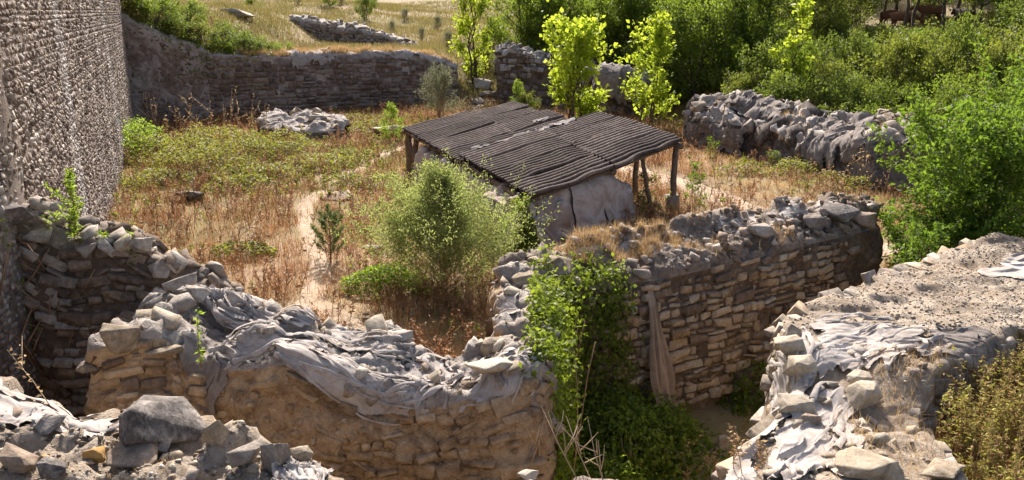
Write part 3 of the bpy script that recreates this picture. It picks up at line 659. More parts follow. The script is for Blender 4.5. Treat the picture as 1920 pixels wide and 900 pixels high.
DW = Wall([(.45, 10.7, 1.75), (.6, 12.2, 1.7), (.75, 13.6, 1.75), (.85, 15.2, 1.8)], [(-.1, 11.0, 1.75), (-.15, 12.2, 1.65), (-.2, 13.6, 1.75), (-.25, 15.3, 1.85)], -1.8, -.2, step=.055, batter=.1, amp=.12, freq=1.7, seed=73, rnd_=3)
dw = wall_thing('return_wall', 'short wall running back behind the ivy, pale edge facing the yard', 'wall', (.3, 13, -1.5))
DW.build(dw, 'wall_core', M['plaster'], M['top'])
masonry(DW, dw, 'n', [M['brown'], M['grey']], (.18, .5), (.1, .24), depth=.25, proud=(.02, .03), skip=.1, rot=.08, gap=.03, seed=18, t_face=1, maxobj=100)
masonry(DW, dw, 'n', [M['brown']], (.18, .5), (.1, .24), depth=.25, proud=(.02, .03), skip=.1, rot=.08, gap=.03, seed=19, maxobj=0)
rubble(DW, dw, 90, (.05, .3), [M['grey'], M['pale']], seed=10, objs=60)

CW = Wall([(.75, 15.0, 1.55), (1.95, 15.85, 1.38), (3.1, 16.55, 1.3), (5.2, 17.75, 1.38), (7.4, 19.0, 1.5), (8.9, 19.85, 1.55)],
          [(-.2, 15.6, 1.85), (1.2, 16.9, 1.95), (2.6, 18.0, 1.95), (4.75, 19.3, 2.0), (7.6, 20.6, 2.1), (8.9, 21.2, 2.0)], -1.9, -.2, step=.06, batter=.3, amp=.13, freq=1.4, seed=75, rnd_=3)
cw = wall_thing('masonry_wall', 'long wall of well coursed tan stone receding to the right of the ivy', 'wall', (4.5, 18.2, -1.5))
CW.build(cw, 'wall_core', M['mortar_dark'], M['earth_top'])
masonry(CW, cw, 'n', [M['tan'], M['tan'], M['pale'], M['brown']], (.11, .54), (.07, .25), depth=.25, proud=(.04, .035), skip=.06, rot=.09, gap=.035, seed=20, vmin=.1, vtop=.97, u=(.14, .87), cond=lambda u, t, p, r: vnoise(p[None] * .9, 15)[0] > -.62)
masonry(CW, cw, 'n', [M['brown'], M['mortar_dark']], (.2, .62), (.12, .3), depth=.25, proud=(.0, .05), skip=.12, rot=.1, gap=.03, seed=22, vmin=.2, vtop=.97, u=(.87, 1), maxobj=0)
masonry(CW, cw, 'n', [M['brown'], M['tan']], (.2, .55), (.1, .24), depth=.25, proud=(.02, .05), skip=.08, rot=.1, gap=.03, seed=23, vmin=.1, vtop=.97, u=(0, .14), maxobj=0)
rubble(CW, cw, 1100, (.03, .3), [M['grey'], M['brown'], M['brown'], M['grey']], seed=11, objs=0, power=4)

EW = Wall([(1.9, 6.2, 1.6), (2.1, 7.6, 1.65), (2.5, 8.6, 1.68), (3.3, 9.6, 1.7), (3.72, 10.2, 1.72), (3.78, 10.55, 1.98), (3.95, 11.9, 2.05), (4.5, 12.6, 2.05), (6.3, 14.1, 2.08), (8.2, 15.6, 2.1), (9.6, 16.5, 2.2)],
          [(5.0, 6.2, 1.55), (4.9, 7.6, 1.55), (4.9, 8.6, 1.6), (5.0, 9.4, 1.62), (5.25, 10.0, 1.68), (5.5, 10.35, 1.95), (6.4, 11.0, 2.02), (7.3, 11.6, 2.02), (9.2, 13.0, 2.05), (11.2, 14.6, 2.12), (12.6, 15.6, 2.15)], -1.9, .2, step=.055, batter=.12, amp=.07, freq=1.5, seed=77, rnd_=2, topamp=1.0)
ew = wall_thing('wall_platform', 'broad pale wall top with gritty surface in the right foreground', 'wall', (5.5, 11.5, -1.5))
EW.build(ew, 'wall_core', M['plaster'], M['gravel_top'])
masonry(EW, ew, 'n', [M['pale'], M['tan'], M['grey']], (.2, .55), (.14, .3), depth=.35, proud=(.07, .06), skip=.05, rot=.15, gap=.02, seed=24, vmin=.45, vtop=1.0, maxobj=230)
masonry(EW, ew, 'n', [M['grey'], M['pale']], (.2, .6), (.14, .3), depth=.3, proud=(.05, .04), skip=.1, rot=.12, gap=.03, seed=25, vmin=.4, t_face=1, maxobj=60)
rubble(EW, ew, 9000, (.01, .055), [M['pale'], M['pale'], M['grey']], u=(.42, 1), seed=12, objs=0, power=4)
rubble(EW, ew, 420, (.02, .24), [M['pale'], M['grey'], M['pale']], u=(0, .4), seed=13, objs=0, power=4)

NW = Wall([(-7.0, 4.6, 2.4), (-4, 4.6, 2.35), (-1.3, 4.6, 2.2)], [(-7.0, 8.9, 2.6), (-5.5, 8.5, 2.55), (-4.9, 8.3, 2.42), (-4.05, 8.0, 2.5), (-2.8, 7.75, 2.5), (-2.2, 7.4, 2.42), (-1.65, 6.9, 2.3), (-1.3, 6.3, 2.2)], -1.9, -1.9, step=.05, batter=.1, amp=.12, freq=1.5, seed=81, rnd_=3)
nw = wall_thing('near_wall', 'broken pale wall top with loose rocks in the bottom left corner', 'wall', (-4, 6.5, -1.5))
NW.build(nw, 'wall_core', M['plaster'], M['gravel_top'])
rubble(NW, nw, 5200, (.01, .10), [M['pale'], M['grey'], M['brown'], M['grey']], seed=14, t=(1.2, 1.97), objs=0, power=3)
rubble(NW, nw, 60, (.08, .24), [M['grey'], M['brown'], M['pale']], seed=16, t=(1.3, 1.99), objs=60, kind='r', power=2)
MW = Wall([(-.6, 5.4, 1.4), (1.5, 5.4, 1.4)], [(-.6, 7.8, 1.70), (.5, 8.0, 1.78), (1.9, 7.8, 1.66)], -1.9, -1.9, step=.07, batter=.3, amp=.1, freq=1.2, seed=83, rnd_=6)
mw = wall_thing('earth_mound', 'low stony mound at the bottom edge carrying dead stems', 'mound', (.5, 6.6, -1.5))
MW.build(mw, 'wall_core', M['earth_top'], M['earth_top'])
rubble(MW, mw, 300, (.03, .25), [M['pale'], M['grey']], seed=15, objs=0)

BVH = None
def rebuild_bvh():
    global BVH
    V = np.concatenate(BV); F_ = []
    for f in BF: F_ += f
    BVH = BVHTree.FromPolygons([tuple(v) for v in V], F_)
rebuild_bvh()
def hit(px, py):
    d = ray(px, py).normalized(); loc, n, i, dist = BVH.ray_cast(Vector((0, 0, CAM_Z)), d, 900)
    if loc is None: loc = Vector(U(px, py, 0)); n = Vector((0, 0, 1)); dist = loc.length
    return loc, n, dist
def ppm(loc): return F / float(proj(np.array(loc))[2])
def drop(x, y, zmax=30):
    loc, n, i, d = BVH.ray_cast(Vector((x, y, zmax)), Vector((0, 0, -1)), 99)
    return loc.z if loc else 0.0
#PART2
# ------------------------------------------------------------------ loose rocks
def rock_geo(seed, e, npts=13, jit=.22, lv=3, sq=3.5, rough=.035):
    V, F_ = hull_stone(seed, npts, sq, jit); V, F_ = subdiv(V, F_, lv)
    V = V + rough * np.stack([fbm(V * 3.1 + seed + 31 * k, 4, seed + k) for k in range(3)], 1) * (1 + 0 * V)
    return V * np.array(e), F_
def rock(px, py, w_, h_, label, mat='grey', name='rock', cat='rock', flat=1.0, group=None, seed=None, npts=13, jit=.22, yaw=None, depth=None, sink=.18, tilt=.15):
    """px,py: where the rock's foot rests, w_ and h_ its extent in photograph pixels"""
    loc, n, d = hit(px, py); k = ppm(loc); seed = seed if seed is not None else int(px * 7 + py)
    W_, H_ = w_ / k, h_ / k * flat; D_ = depth / k if depth else W_ * .8
    V, F_ = rock_geo(seed, (W_, D_, H_), npts, jit)
    r = np.random.default_rng(seed); yaw = r.uniform(-.35, .35) if yaw is None else yaw
    Mx = np.array((Matrix.Rotation(yaw, 3, 'Z') @ Matrix.Rotation(r.uniform(-tilt, tilt), 3, 'X') @ Matrix.Rotation(r.uniform(-tilt, tilt), 3, 'Y')))
    V = V @ Mx.T; V[:, 2] -= V[:, 2].min() + H_ * sink
    o = link(name, mesh(name, V, F_, M[mat])); o.location = loc; tag(o, label, cat, group); return o
rock(312, 818, 165, 105, 'big dark grey boulder with a pointed top on the near left wall', 'slate', name='boulder', seed=5, npts=11, jit=.3, yaw=.2)
rock(408, 822, 64, 52, 'cream slab leaning behind the big dark boulder', 'pale', seed=9)
rock(296, 838, 66, 38, 'small grey rock lying against the front of the dark boulder', 'slate', seed=12)
rock(266, 806, 44, 36, 'light grey rock at the left shoulder of the dark boulder', 'grey', seed=14)
rock(250, 868, 98, 50, 'flat brown rock half sunk in grit below the dark boulder', 'brown', seed=15, flat=.7)
rock(522, 884, 62, 78, 'upright pale wedge of rock near the bottom edge', 'grey', seed=23, npts=10, jit=.3, yaw=.5)
rock(462, 868, 72, 50, 'lumpy rock beside the upright pale wedge', 'grey', seed=27)
rock(566, 862, 46, 30, 'cream stone right of the upright pale wedge', 'pale', seed=28)
rock(622, 884, 34, 18, 'last little stone on the right tip of the near wall', 'pale', seed=29)
rock(94, 806, 60, 30, 'dark rounded stone among grit on the near left wall', 'slate', seed=31)
rock(40, 876, 66, 48, 'brown faced block at the lower left corner', 'brown', seed=33)
rock(102, 888, 54, 38, 'grey angular slab standing beside the ochre pebble', 'slate', seed=35, npts=10)
rock(84, 862, 18, 15, 'little bright ochre pebble on the near wall', 'ochre', seed=36)
rock(180, 864, 40, 34, 'ochre streaked stone in the grit of the near wall', 'ochre', seed=37)
rock(70, 868, 16, 32, 'thin grey sliver standing left of the ochre pebble', 'grey', seed=38)
rock(130, 780, 50, 24, 'pale lump on the back rim of the near wall', 'pale', seed=39)
rock(355, 790, 36, 22, 'grey chip behind the dark boulder', 'grey', seed=40)
rock(924, 664, 48, 40, 'smooth rounded boulder behind the dip of the tan wall', 'pale', name='boulder', seed=41, npts=30, jit=.05)
rock(930, 690, 122, 44, 'flat pale slab on top of the tan wall near the ivy', 'pale', name='slab', seed=43, flat=.6, depth=100)
rock(233, 650, 70, 52, 'bright angular white rock on the left block of the tan wall', 'pale', seed=45, npts=10, jit=.3)
rock(308, 662, 72, 34, 'cream capstone slab on the left block of the tan wall', 'pale', name='slab', seed=46, flat=.5)
rock(172, 690, 50, 22, 'grey chip on the outer corner of the left block', 'grey', seed=47)
rock(468, 580, 58, 26, 'dark rock in the straw behind the tan wall', 'slate', seed=48)
rock(165, 478, 46, 34, 'pale capstone leaning on the dark rubble wall, left of its notch', 'grey', seed=50, npts=10)
rock(203, 474, 34, 40, 'rounded capstone between two others on the dark rubble wall', 'grey', seed=51)
rock(232, 470, 42, 38, 'tilted white capstone on the dark rubble wall', 'pale', seed=52, npts=10, jit=.28)
rock(265, 470, 44, 34, 'grey capstone at the right end of the dark rubble wall crest', 'grey', seed=53)
rock(22, 420, 84, 48, 'large dark capstone on the left top of the rubble wall', 'slate', seed=54, npts=12)
rock(340, 552, 64, 44, 'split layered stone on the stepped end of the rubble wall', 'grey', seed=55, npts=10)
rock(372, 566, 48, 34, 'leaning flake at the stepped end of the rubble wall', 'grey', seed=56, npts=10)
rock(300, 512, 46, 34, 'flat stone high on the stepped end of the rubble wall', 'grey', seed=57)
rock(215, 558, 40, 26, 'small tan stone resting on the grey cloth fold', 'tan', seed=58)
rock(1480, 668, 58, 50, 'knobbly pale stone on the tip of the wall platform', 'pale', seed=60, npts=12)
rock(1500, 700, 60, 44, 'cream stone under the tip of the wall platform', 'pale', seed=61)
rock(1484, 640, 40, 40, 'grey stone on the upper tip of the wall platform', 'grey', seed=62)
rock(1608, 722, 46, 32, 'upper of two cream stones poking out of the cloth bundle', 'pale', seed=63, npts=20, jit=.1)
rock(1618, 756, 62, 48, 'lower of two cream stones poking out of the cloth bundle', 'pale', name='boulder', seed=64, npts=20, jit=.1)
rock(1520, 800, 40, 28, 'small brown rock on the pale slope below the cloth bundle', 'brown', seed=65)
rock(1360, 850, 44, 44, 'pale rock on the outer rim at the bottom centre right', 'pale', seed=66)
rock(1620, 885, 120, 50, 'big pale rock at the bottom edge with cloth around it', 'pale', seed=67, npts=12)
rock(1770, 898, 96, 36, 'low pale rock at the bottom edge below the weeds', 'pale', seed=68)
rock(1490, 770, 76, 36, 'cream rock partly covered by the stretched cloth', 'pale', seed=69)
rock(990, 900, 40, 24, 'pale stone peeping up at the bottom edge below the ivy', 'pale', seed=70)
rock(1572, 415, 64, 40, 'big grey block topmost on the far end of the coursed wall', 'slate', seed=71, npts=11)
rock(1525, 425, 44, 34, 'tilted slab near the far end of the coursed wall top', 'grey', seed=72, npts=10)
rock(1620, 425, 50, 34, 'brown block at the very end of the coursed wall', 'brown', seed=73)
rock(1430, 440, 60, 26, 'grey flat stone midway along the coursed wall top', 'grey', seed=74)
rock(1040, 505, 66, 34, 'white edge stone where ivy spills over the wall corner', 'pale', seed=75, npts=11)
rock(985, 528, 60, 24, 'long pale kerb of stone left of the ivy top', 'pale', seed=76)
rock(1190, 462, 22, 16, 'little white stone in the dry grass of the wall top', 'pale', seed=77)
ST = Wall([UY(488, 236, 45.6), UY(530, 242, 44.8), UY(575, 246, 44.5), UY(640, 240, 45)], [UY(495, 216, 48.4), UY(530, 212, 48.6), UY(590, 209, 48.4), UY(640, 220, 47.6)], -.3, -.3, step=.09, batter=.15, amp=.2, freq=.9, seed=95, rnd_=3, sharp=.4)
st = wall_thing('ruin_stub', 'broad white lump of old walling wrapped in cloth on the grass', 'ruin', (-12, 46, 0)); ST.build(st, 'wall_core', M['rock'], M['top']); rubble(ST, st, 26, (.25, 1.0), [M['grey'], M['pale'], M['rock']], t=(.8, 1.98), seed=78, objs=26, power=1.6, sink=-.1)
cloth_on(ST, 'pale crumpled cloth over the broad white lump on the grass', (.03, .97), (.75, 1.85), ns=90, nt_=60, off=.05, amp=.11, ang=.4, fr=2.2, along=.5, seed=97, edge=.15, torn=.1, strips=14)
rock(728, 254, 66, 22, 'low white rock left of the shed roof', 'pale', seed=81, npts=20)
rock(632, 373, 62, 12, 'thin pale slab lying on the dirt path', 'pale', name='slab', seed=82, flat=.7, depth=60)
rock(360, 375, 62, 20, 'small heap of grey stones in the brambles', 'slate', seed=83)
rock(446, 30, 64, 20, 'white lump of masonry on the slope left of the broken wall', 'pale', seed=84)
rock(745, 632, 66, 18, 'flat pale stone in the shade below the willow shrub', 'grey', seed=85)
rock(700, 470, 40, 14, 'pale flake of rock beside the path and willow', 'grey', seed=86)
rock(1312, 206, 30, 22, 'lone pale boulder left of the dark ruin', 'pale', name='boulder', seed=87)
for (a, b, ww, hh, s_) in ((905, 165, 40, 16, 1), (915, 180, 34, 12, 2), (890, 140, 30, 12, 3), (900, 195, 36, 10, 4), (872, 128, 26, 12, 5)):
    rock(a, b, ww, hh, 'pale flat stone lying in the path gap beside the curtain wall', 'grey', seed=90 + s_, group='stones in the path gap')

# ------------------------------------------------------------------ cloths on the near walls
cloth_on(AW, 'wide wrinkled grey cloth hanging over the front edge of the tan wall', (.40, .77), (lambda a: .985 - .075 * np.sin(a * 2.6), lambda a: 1.34 - .12 * a), ns=190, nt_=60, off=.03, amp=.13, ang=.14, fr=5, along=.35, seed=31, edge=.06, strips=9)
cloth_on(AW, 'pale sheet spread over the crest left of the wall dip', (.26, .52), (1.02, 1.45), ns=110, nt_=60, off=.03, amp=.07, ang=.5, fr=4.5, along=.5, seed=32, edge=.1, strips=9)
cloth_on(AW, 'twisted cloth running back from the rubble wall onto the tan wall', (.10, .48), (lambda a: 1.62 - .1 * a, lambda a: 1.95 - .05 * a), ns=150, nt_=50, off=.06, amp=.11, ang=-.15, fr=5, along=.4, seed=33, edge=.08, strips=9)
cloth_on(AW, 'dark cloth slumped into the cleft beside the left block', (.185, .30), (.80, 1.5), ns=60, nt_=70, off=.03, amp=.12, ang=1.1, fr=4, along=.5, seed=34, edge=.1, mat='cloth_dark', strips=9)
cloth_on(AW, 'cloth gathered in the lowest dip of the tan wall crest', (.66, .80), (.93, 1.8), ns=80, nt_=90, off=.03, amp=.09, ang=1.2, fr=5, along=.4, seed=35, edge=.1, strips=9)
cloth_on(AW, 'pale thin cloth over the right end of the tan wall', (.80, .985), (.86, 1.55), ns=90, nt_=60, off=.025, amp=.06, ang=.9, fr=5, along=.5, seed=36, edge=.1, strips=9)
cloth_on(AW, 'torn cloth across the back of the tan wall crest', (.48, .72), (1.45, 1.95), ns=90, nt_=50, off=.03, amp=.1, ang=.3, fr=4.5, along=.5, seed=37, edge=.1, strips=9)
cloth_on(DW, 'white cloth hanging down the yard side of the wall end by the ivy', (.42, .72), (1.55, 2.6), ns=50, nt_=70, off=.05, amp=.09, ang=1.5, fr=3, along=.3, seed=38, edge=.12, strips=7)
cloth_on(EW, 'bunched grey cloth fanning over the step of the wall platform', (.34, .47), (lambda a: 1.02 + .05 * a, lambda a: 1.78), ns=90, nt_=120, off=.04, amp=.10, ang=1.2, fr=5.5, along=.8, seed=39, edge=.09, strips=7)
cloth_on(EW, 'grey cloth stretched tight down the trench side of the pale slope', (.12, .42), (lambda a: .70 - .0 * a, lambda a: 1.16), ns=140, nt_=50, off=.05, amp=.10, ang=.05, fr=5, along=.3, seed=40, edge=.08, strips=7)
cloth_on(EW, 'dusty grey sheet lying over the low rock shoulder at the bottom right', (.14, .31), (1.08, 1.62), ns=90, nt_=90, off=.03, amp=.055, ang=.4, fr=3, along=.4, seed=41, edge=.12, strips=7)
cloth_on(EW, 'flat pale sheet over the far right part of the wall platform', (.72, .97), (1.35, 1.96), ns=100, nt_=70, off=.02, amp=.045, ang=.4, fr=2.6, along=.4, seed=42, edge=.12, strips=7)
cloth_on(EW, 'folded cloth round the back corner of the platform step', (.37, .47), (1.62, 2.35), ns=60, nt_=70, off=.05, amp=.08, ang=1.5, fr=3.5, along=.3, seed=43, edge=.1, mat='cloth_dark', strips=7)
cloth_on(NW, 'rolled grey cloth at the bottom edge of the near wall', (.80, .985), (1.62, 1.97), ns=110, nt_=60, off=.04, amp=.075, ang=.1, fr=7, along=.3, seed=44, edge=.08, strips=7)
cloth_on(NW, 'whitish cloth over the back rim of the near wall at the left edge', (.0, .52), (1.80, 2.06), ns=160, nt_=50, off=.03, amp=.08, ang=.3, fr=5, along=.7, seed=45, edge=.08, strips=7)
cloth_on(NW, 'pale cloth over the left corner stones of the near wall', (.0, .24), (1.45, 1.78), ns=90, nt_=60, off=.03, amp=.09, ang=1.0, fr=4, along=.7, seed=46, edge=.1, strips=7)
cloth_on(CW, 'grey dusty sheet half buried in the rubble of the coursed wall top', (.10, .40), (1.25, 1.8), ns=100, nt_=60, off=.0, amp=.05, ang=.3, fr=3, along=.5, seed=47, edge=.15)
cloth_on(CW, 'pale crusted sheet on the far half of the coursed wall top', (.52, .90), (1.45, 1.92), ns=100, nt_=60, off=.0, amp=.06, ang=.3, fr=3, along=.5, seed=48, edge=.15)
def ribbon(name, label, cat, pts, widths, wdir, mat='sack', folds=7, amp=.05, n=60, m=26, group=None):
    p = np.array(pts, float); s = np.linspace(0, 1, len(p)); q = np.linspace(0, 1, n)
    c = np.stack([np.interp(q, s, p[:, k]) for k in range(3)], 1)
    for _ in range(8): c[1:-1] = (c[:-2] + 2 * c[1:-1] + c[2:]) / 4
    wd = np.interp(q, np.linspace(0, 1, len(widths)), widths)[:, None]; k = np.linspace(-1, 1, m)[None]
    wv = unit(np.array(wdir, float)); tg = unit(np.gradient(c, axis=0)); nr = unit(np.cross(tg, wv))
    f = np.sin(k * folds + 2 * vnoise(xyz(q * 3, q * 0 + 1))[:, None]) * .5 + vnoise(np.stack([k * 5 + 0 * q[:, None], q[:, None] * 4 + 0 * k, 0 * k * q[:, None]], -1), 3)
    edge = 1 + .12 * vnoise(xyz(q * 13, q * 0 + 5))[:, None]
    P = c[:, None] + wv * (k * wd * edge * .5)[..., None] + nr[:, None] * (f * amp * np.minimum(1, wd * 3))[..., None]
    o = obj(name, P, grid_faces(n, m), M[mat], smooth=True); return tag(o, label, cat, group)
top_, n_, _ = hit(1216, 536); bot, _, _ = hit(1272, 800)
a = np.array(top_) + (0, -.05, .03); b = np.array([float(top_.x) + .42, float(top_.y) - .62, -1.45])
ribbon('hanging_cloth', 'long twisted brown sacking strip hanging down the coursed wall beside the ivy', 'cloth', [a + (-.12, .3, .05), a, a + (.08, -.22, -.5), a * .5 + b * .5 + (0, -.12, 0), b], [.12, .10, .13, .2, .34, .5, .55], (1, .55, 0), folds=8, amp=.07, n=90)

# ------------------------------------------------------------------ shed with corrugated roof
pFr, pR, pL = (np.array(UY(995, 377, 22.0)), np.array(UY(1280, 266, 28.0)), np.array(UY(755, 241, 33.0)))
vA, vB = pR - pFr, pL - pFr; nUp = unit(np.cross(vA, vB)); nUp = nUp if nUp[2] > 0 else -nUp
LA, LB = np.linalg.norm(vA), np.linalg.norm(vB)
shed = tag(empty('shed', (1, 28, 0)), 'open timber shed with a dark corrugated roof in the middle of the yard', 'shed')
def roof_sheet(a0, a1, b0, b1, lift, seed, edge_droop=0):
    r = np.random.default_rng(seed); nr = max(3, int(round((b1 - b0) * LB / .235))); na, nb = 30, nr * 8 + 1
    a = np.linspace(a0, a1, na)[:, None] + np.zeros((1, nb)); b = np.linspace(b0, b1, nb)[None] + np.zeros((na, 1))
    a = a + (.006 * vnoise(xyz(b * 40, 0 * b + seed))) * ((a - a0) / (a1 - a0) * 2 - 1)
    ph = b * LB / .235 * 2 * np.pi
    h = .062 * (np.abs(np.sin(ph / 2)) ** .8 * 2 - 1) + lift + .014 * fbm(np.stack([a * LA * .5, b * LB * .9, 0 * a + seed], -1), 2, seed) + r.normal(0, .012) * (a - a0) * LA + r.normal(0, .01) * (b - b0) * LB
    h = h + .006 * vnoise(np.stack([a * LA * 1.5, b * LB * 3, 0 * a], -1), seed + 1)
    if edge_droop:
        e = ss(1 - (b - b0) / .06); h = h - edge_droop * e * (.6 + .8 * vnoise(xyz(a * 9, 0 * a), 5)); 
    bb = b + .006 * vnoise(xyz(a * 12, 0 * a + seed), 2) + (.012 * vnoise(xyz(a * 7, 0 * a + 3), 8) * ss(1 - (b - b0) / .03) if edge_droop else 0)
    P = pFr + a[..., None] * vA + bb[..., None] * vB + nUp * h[..., None]
    V = np.concatenate([P.reshape(-1, 3), (P - nUp * .012).reshape(-1, 3)]); Q = grid_faces(na, nb)
    obj('roof_sheet', V, np.concatenate([Q, Q[:, ::-1] + na * nb]), M['roof'], shed, smooth=True)
k = 0
for row, (a0, a1) in enumerate(((0, .53), (.5, 1.0))):
    for c_ in range(4):
        b0 = .475 / 4 * c_; roof_sheet(a0, a1, b0 - .004, b0 + .475 / 4 + .004, .13 + .022 * (row == 0) + .008 * (c_ % 2), 400 + k, .07 if c_ == 0 else 0); k += 1
for row, (a0, a1) in enumerate(((0, .45), (.42, .84))):
    for c_ in range(4):
        b0 = .455 + .545 / 4 * c_; roof_sheet(a0, a1, b0 - .004, b0 + .545 / 4 + .004, -.06 + .022 * (row == 0) + .008 * (c_ % 2), 420 + k); k += 1
def RP(a, b, dz=0): p = pFr + a * vA + b * vB; p[2] += dz; return p
def pole(name, pts, rad, mat='wood', parent=shed, sides=7, wob=.02):
    p = np.array(pts, float); q = np.linspace(0, 1, 9); s = np.linspace(0, 1, len(p)); c = np.stack([np.interp(q, s, p[:, k]) for k in range(3)], 1)
    c = c + wob * rng.normal(size=c.shape) * np.array([1, 1, 0]); V, F_ = tube(c, np.linspace(rad * 1.1, rad * .9, 9), sides); return obj(name, V, F_, M[mat], parent, smooth=True)
def gz(x, y): return float(T(np.array([x]), np.array([y]))[0])
for (a, b, lean, rad) in ((.03, .985, (0, 0), .13), (.03, .90, (-.1, -.1), .11), (.03, .74, (.1, .1), .10), (.03, .56, (0, .1), .10), (.03, .40, (.05, 0), .10), (.02, .26, (.15, -.2), .09), (.98, .02, (-.05, -.1), .11), (.97, .22, (0, 0), .10), (.96, .44, (0, 0), .1), (.8, .97, (0, 0), .1), (.55, .98, (0, 0), .1)):
    p = RP(a, b, -.12); pole('post', [(p[0] + lean[0], p[1] + lean[1], gz(p[0], p[1]) - .2), tuple(p)], rad)
p = RP(.72, .02, -.1); q_ = np.array(U(1224, 402, .02)); pole('post', [tuple(q_ - (0, 0, .2)), tuple(p)], .075)
for (a0, b0, a1, b1, dz) in ((.015, -.01, .015, 1.01, -.11), (.98, -.01, .98, .49, -.11), (.5, 0, .5, .99, -.13), (.82, .46, .82, 1, -.16)):
    pole('beam', [tuple(RP(a0, b0, dz)), tuple(RP(a1, b1, dz))], .085)
for b in (.02, .24, .47, .72, .98):
    pole('purlin', [tuple(RP(-.01, b, -.09)), tuple(RP(1.0 if b < .5 else .84, b, -.09))], .06)
p = RP(.03, .985); q_ = RP(.03, .86); pole('brace', [(p[0], p[1], p[2] - .25), (q_[0], q_[1], gz(q_[0], q_[1]) + .35)], .07)
q2 = np.array(UY(930, 470, 24)); pole('leaning_plank', [tuple(RP(.02, .33, -.1)), (q2[0] + .2, q2[1] - .4, .0)], .07)
p = RP(.98, .02, -.12); fb = np.array([p[0] - .05, p[1] - .1, gz(p[0], p[1])])
V, Q = box_np(-.2, .2, -.2, .2, 0, .5); V = V + .02 * rng.normal(size=V.shape); o = obj('post_base', V + fb, Q, M['top'], shed)
# white strip and scraps lying on the roof
def on_roof(label, a0, a1, b0, b1, seed, name='cloth_strip', up=.08):
    n, m = 70, 12; a = np.linspace(a0, a1, n)[:, None] + np.zeros((1, m)); wv = (.6 + .9 * np.abs(vnoise(xyz(np.linspace(0, 9, n), np.zeros(n) + seed))))[:, None]
    c = (b0 + b1) / 2 + .008 * vnoise(xyz(np.linspace(0, 5, n), np.zeros(n) + seed + 4))[:, None]
    b = c + np.linspace(-.5, .5, m)[None] * (b1 - b0) * wv
    h = up + .05 * np.abs(fbm(np.stack([a * LA * 2, b * LB * 4, 0 * a + seed], -1), 3, seed)) + .03 * np.sin(b * LB / .235 * 2 * np.pi)
    P = pFr + a[..., None] * vA + b[..., None] * vB + nUp * h[..., None]
    tag(obj(name, P, grid_faces(n, m), M['cloth'], smooth=True), label, 'cloth')
on_roof('narrow white cloth strip along the step between the two roof halves', .08, .46, .458, .474, 3, up=.22)
on_roof('wider white cloth scrap at the upper end of the roof step', .50, .80, .448, .474, 5, up=.21)
on_roof('small white cloth scrap near the far ridge of the left roof half', .62, .74, .60, .625, 7)

# old masonry under the roof, wrapped in tarps
c0 = np.array([.42, 22.3]); dA = vA[:2] / np.linalg.norm(vA[:2]); dB = vB[:2] / np.linalg.norm(vB[:2]); pA = np.array([-dA[1], dA[0]])
pt = lambda s_, w_, z: (*(c0 + dA * s_ + pA * w_), z)
CV = Wall([pt(0, 0, 1.5), pt(2, 0, 1.68), pt(3.6, 0, 1.75), pt(4.7, .05, 1.45), pt(5.5, .3, .75)], [pt(0, 1.7, 1.5), pt(2, 1.7, 1.7), pt(3.6, 1.7, 1.8), pt(4.7, 1.6, 1.5), pt(5.4, 1.3, .8)], -.4, -.3, step=.08, batter=.12, amp=.12, freq=.9, seed=91, rnd_=5)
cv = wall_thing('wrapped_ruin', 'old masonry under the shed wrapped in stained grey tarps', 'ruin', (2, 24.5, 0)); CV.build(cv, 'wall_core', M['tarp'], M['tarp'])
pt2 = lambda s_, w_, z: (*(np.array([.2, 22.5]) + dB * s_ + np.array([-dB[1], dB[0]]) * -w_), z)
CV2 = Wall([pt2(9.5, 0, 1.55), pt2(6, 0, 1.6), pt2(3, 0, 1.5), pt2(0, 0, 1.4)], [pt2(9.5, 1.5, 1.55), pt2(6, 1.5, 1.6), pt2(3, 1.5, 1.5), pt2(.2, 1.5, 1.4)], -.4, -.3, step=.09, batter=.1, amp=.14, freq=.9, seed=93, rnd_=4)
cv2 = wall_thing('wrapped_ruin', 'stone flank under the left eave of the shed with peeling grey sheets', 'ruin', (-2, 27, 0)); CV2.build(cv2, 'wall_core', M['tarp'], M['tarp'])
cloth_on(CV, 'stained tarp with broad upright pleats hanging below the front roof corner', (.02, .36), (.08, 1.5), cat='tarp', mat='tarp', name='tarp', ns=70, nt_=60, off=.06, amp=.16, ang=1.55, fr=1.9, along=.12, seed=51, edge=.05)
cloth_on(CV, 'grey tarp sheet with a white scrawl hanging in the middle under the roof', (.33, .64), (.08, 1.5), cat='tarp', mat='tarp', name='tarp', ns=70, nt_=60, off=.10, amp=.14, ang=1.55, fr=1.4, along=.12, seed=53, edge=.04)
cloth_on(CV, 'pale tarp pulled over the rounded right end of the wrapped masonry', (.60, .99), (.02, 1.8), cat='tarp', mat='tarp', name='tarp', ns=80, nt_=70, off=.09, amp=.13, ang=1.0, fr=1.6, along=.2, seed=54, edge=.04)
Pm, Nm = CV.at(np.array([.52]), np.array([.33]), True); Pm2, _ = CV.at(np.array([.53]), np.array([.33]), True)
ex = unit(Pm2[0] - Pm[0]); ez = np.array([0, 0, 1.]); oM = Pm[0] + Nm[0] * .30
strokes = [[(-.16, 0), (-.15, .12), (-.11, .02), (-.07, .13), (-.05, 0)], [(.0, 0), (.02, .14), (.05, .17), (.08, .15)], [(-.02, .08), (.06, .09)], [(.11, .0), (.12, .02)]]
acc = Acc()
for st in strokes: V, F_ = tube(np.array([oM + ex * x * 1.5 + ez * z * 1.5 for x, z in st]), .016, 4); acc.add(V, F_)
V, F_ = acc.get(); tag(obj('painted_scrawl', V, F_, M['paint']), 'tiny white painted scrawl on the middle tarp under the roof', 'graffiti')
A_ = lambda px, py, Yy: np.array(UY(px, py, Yy))
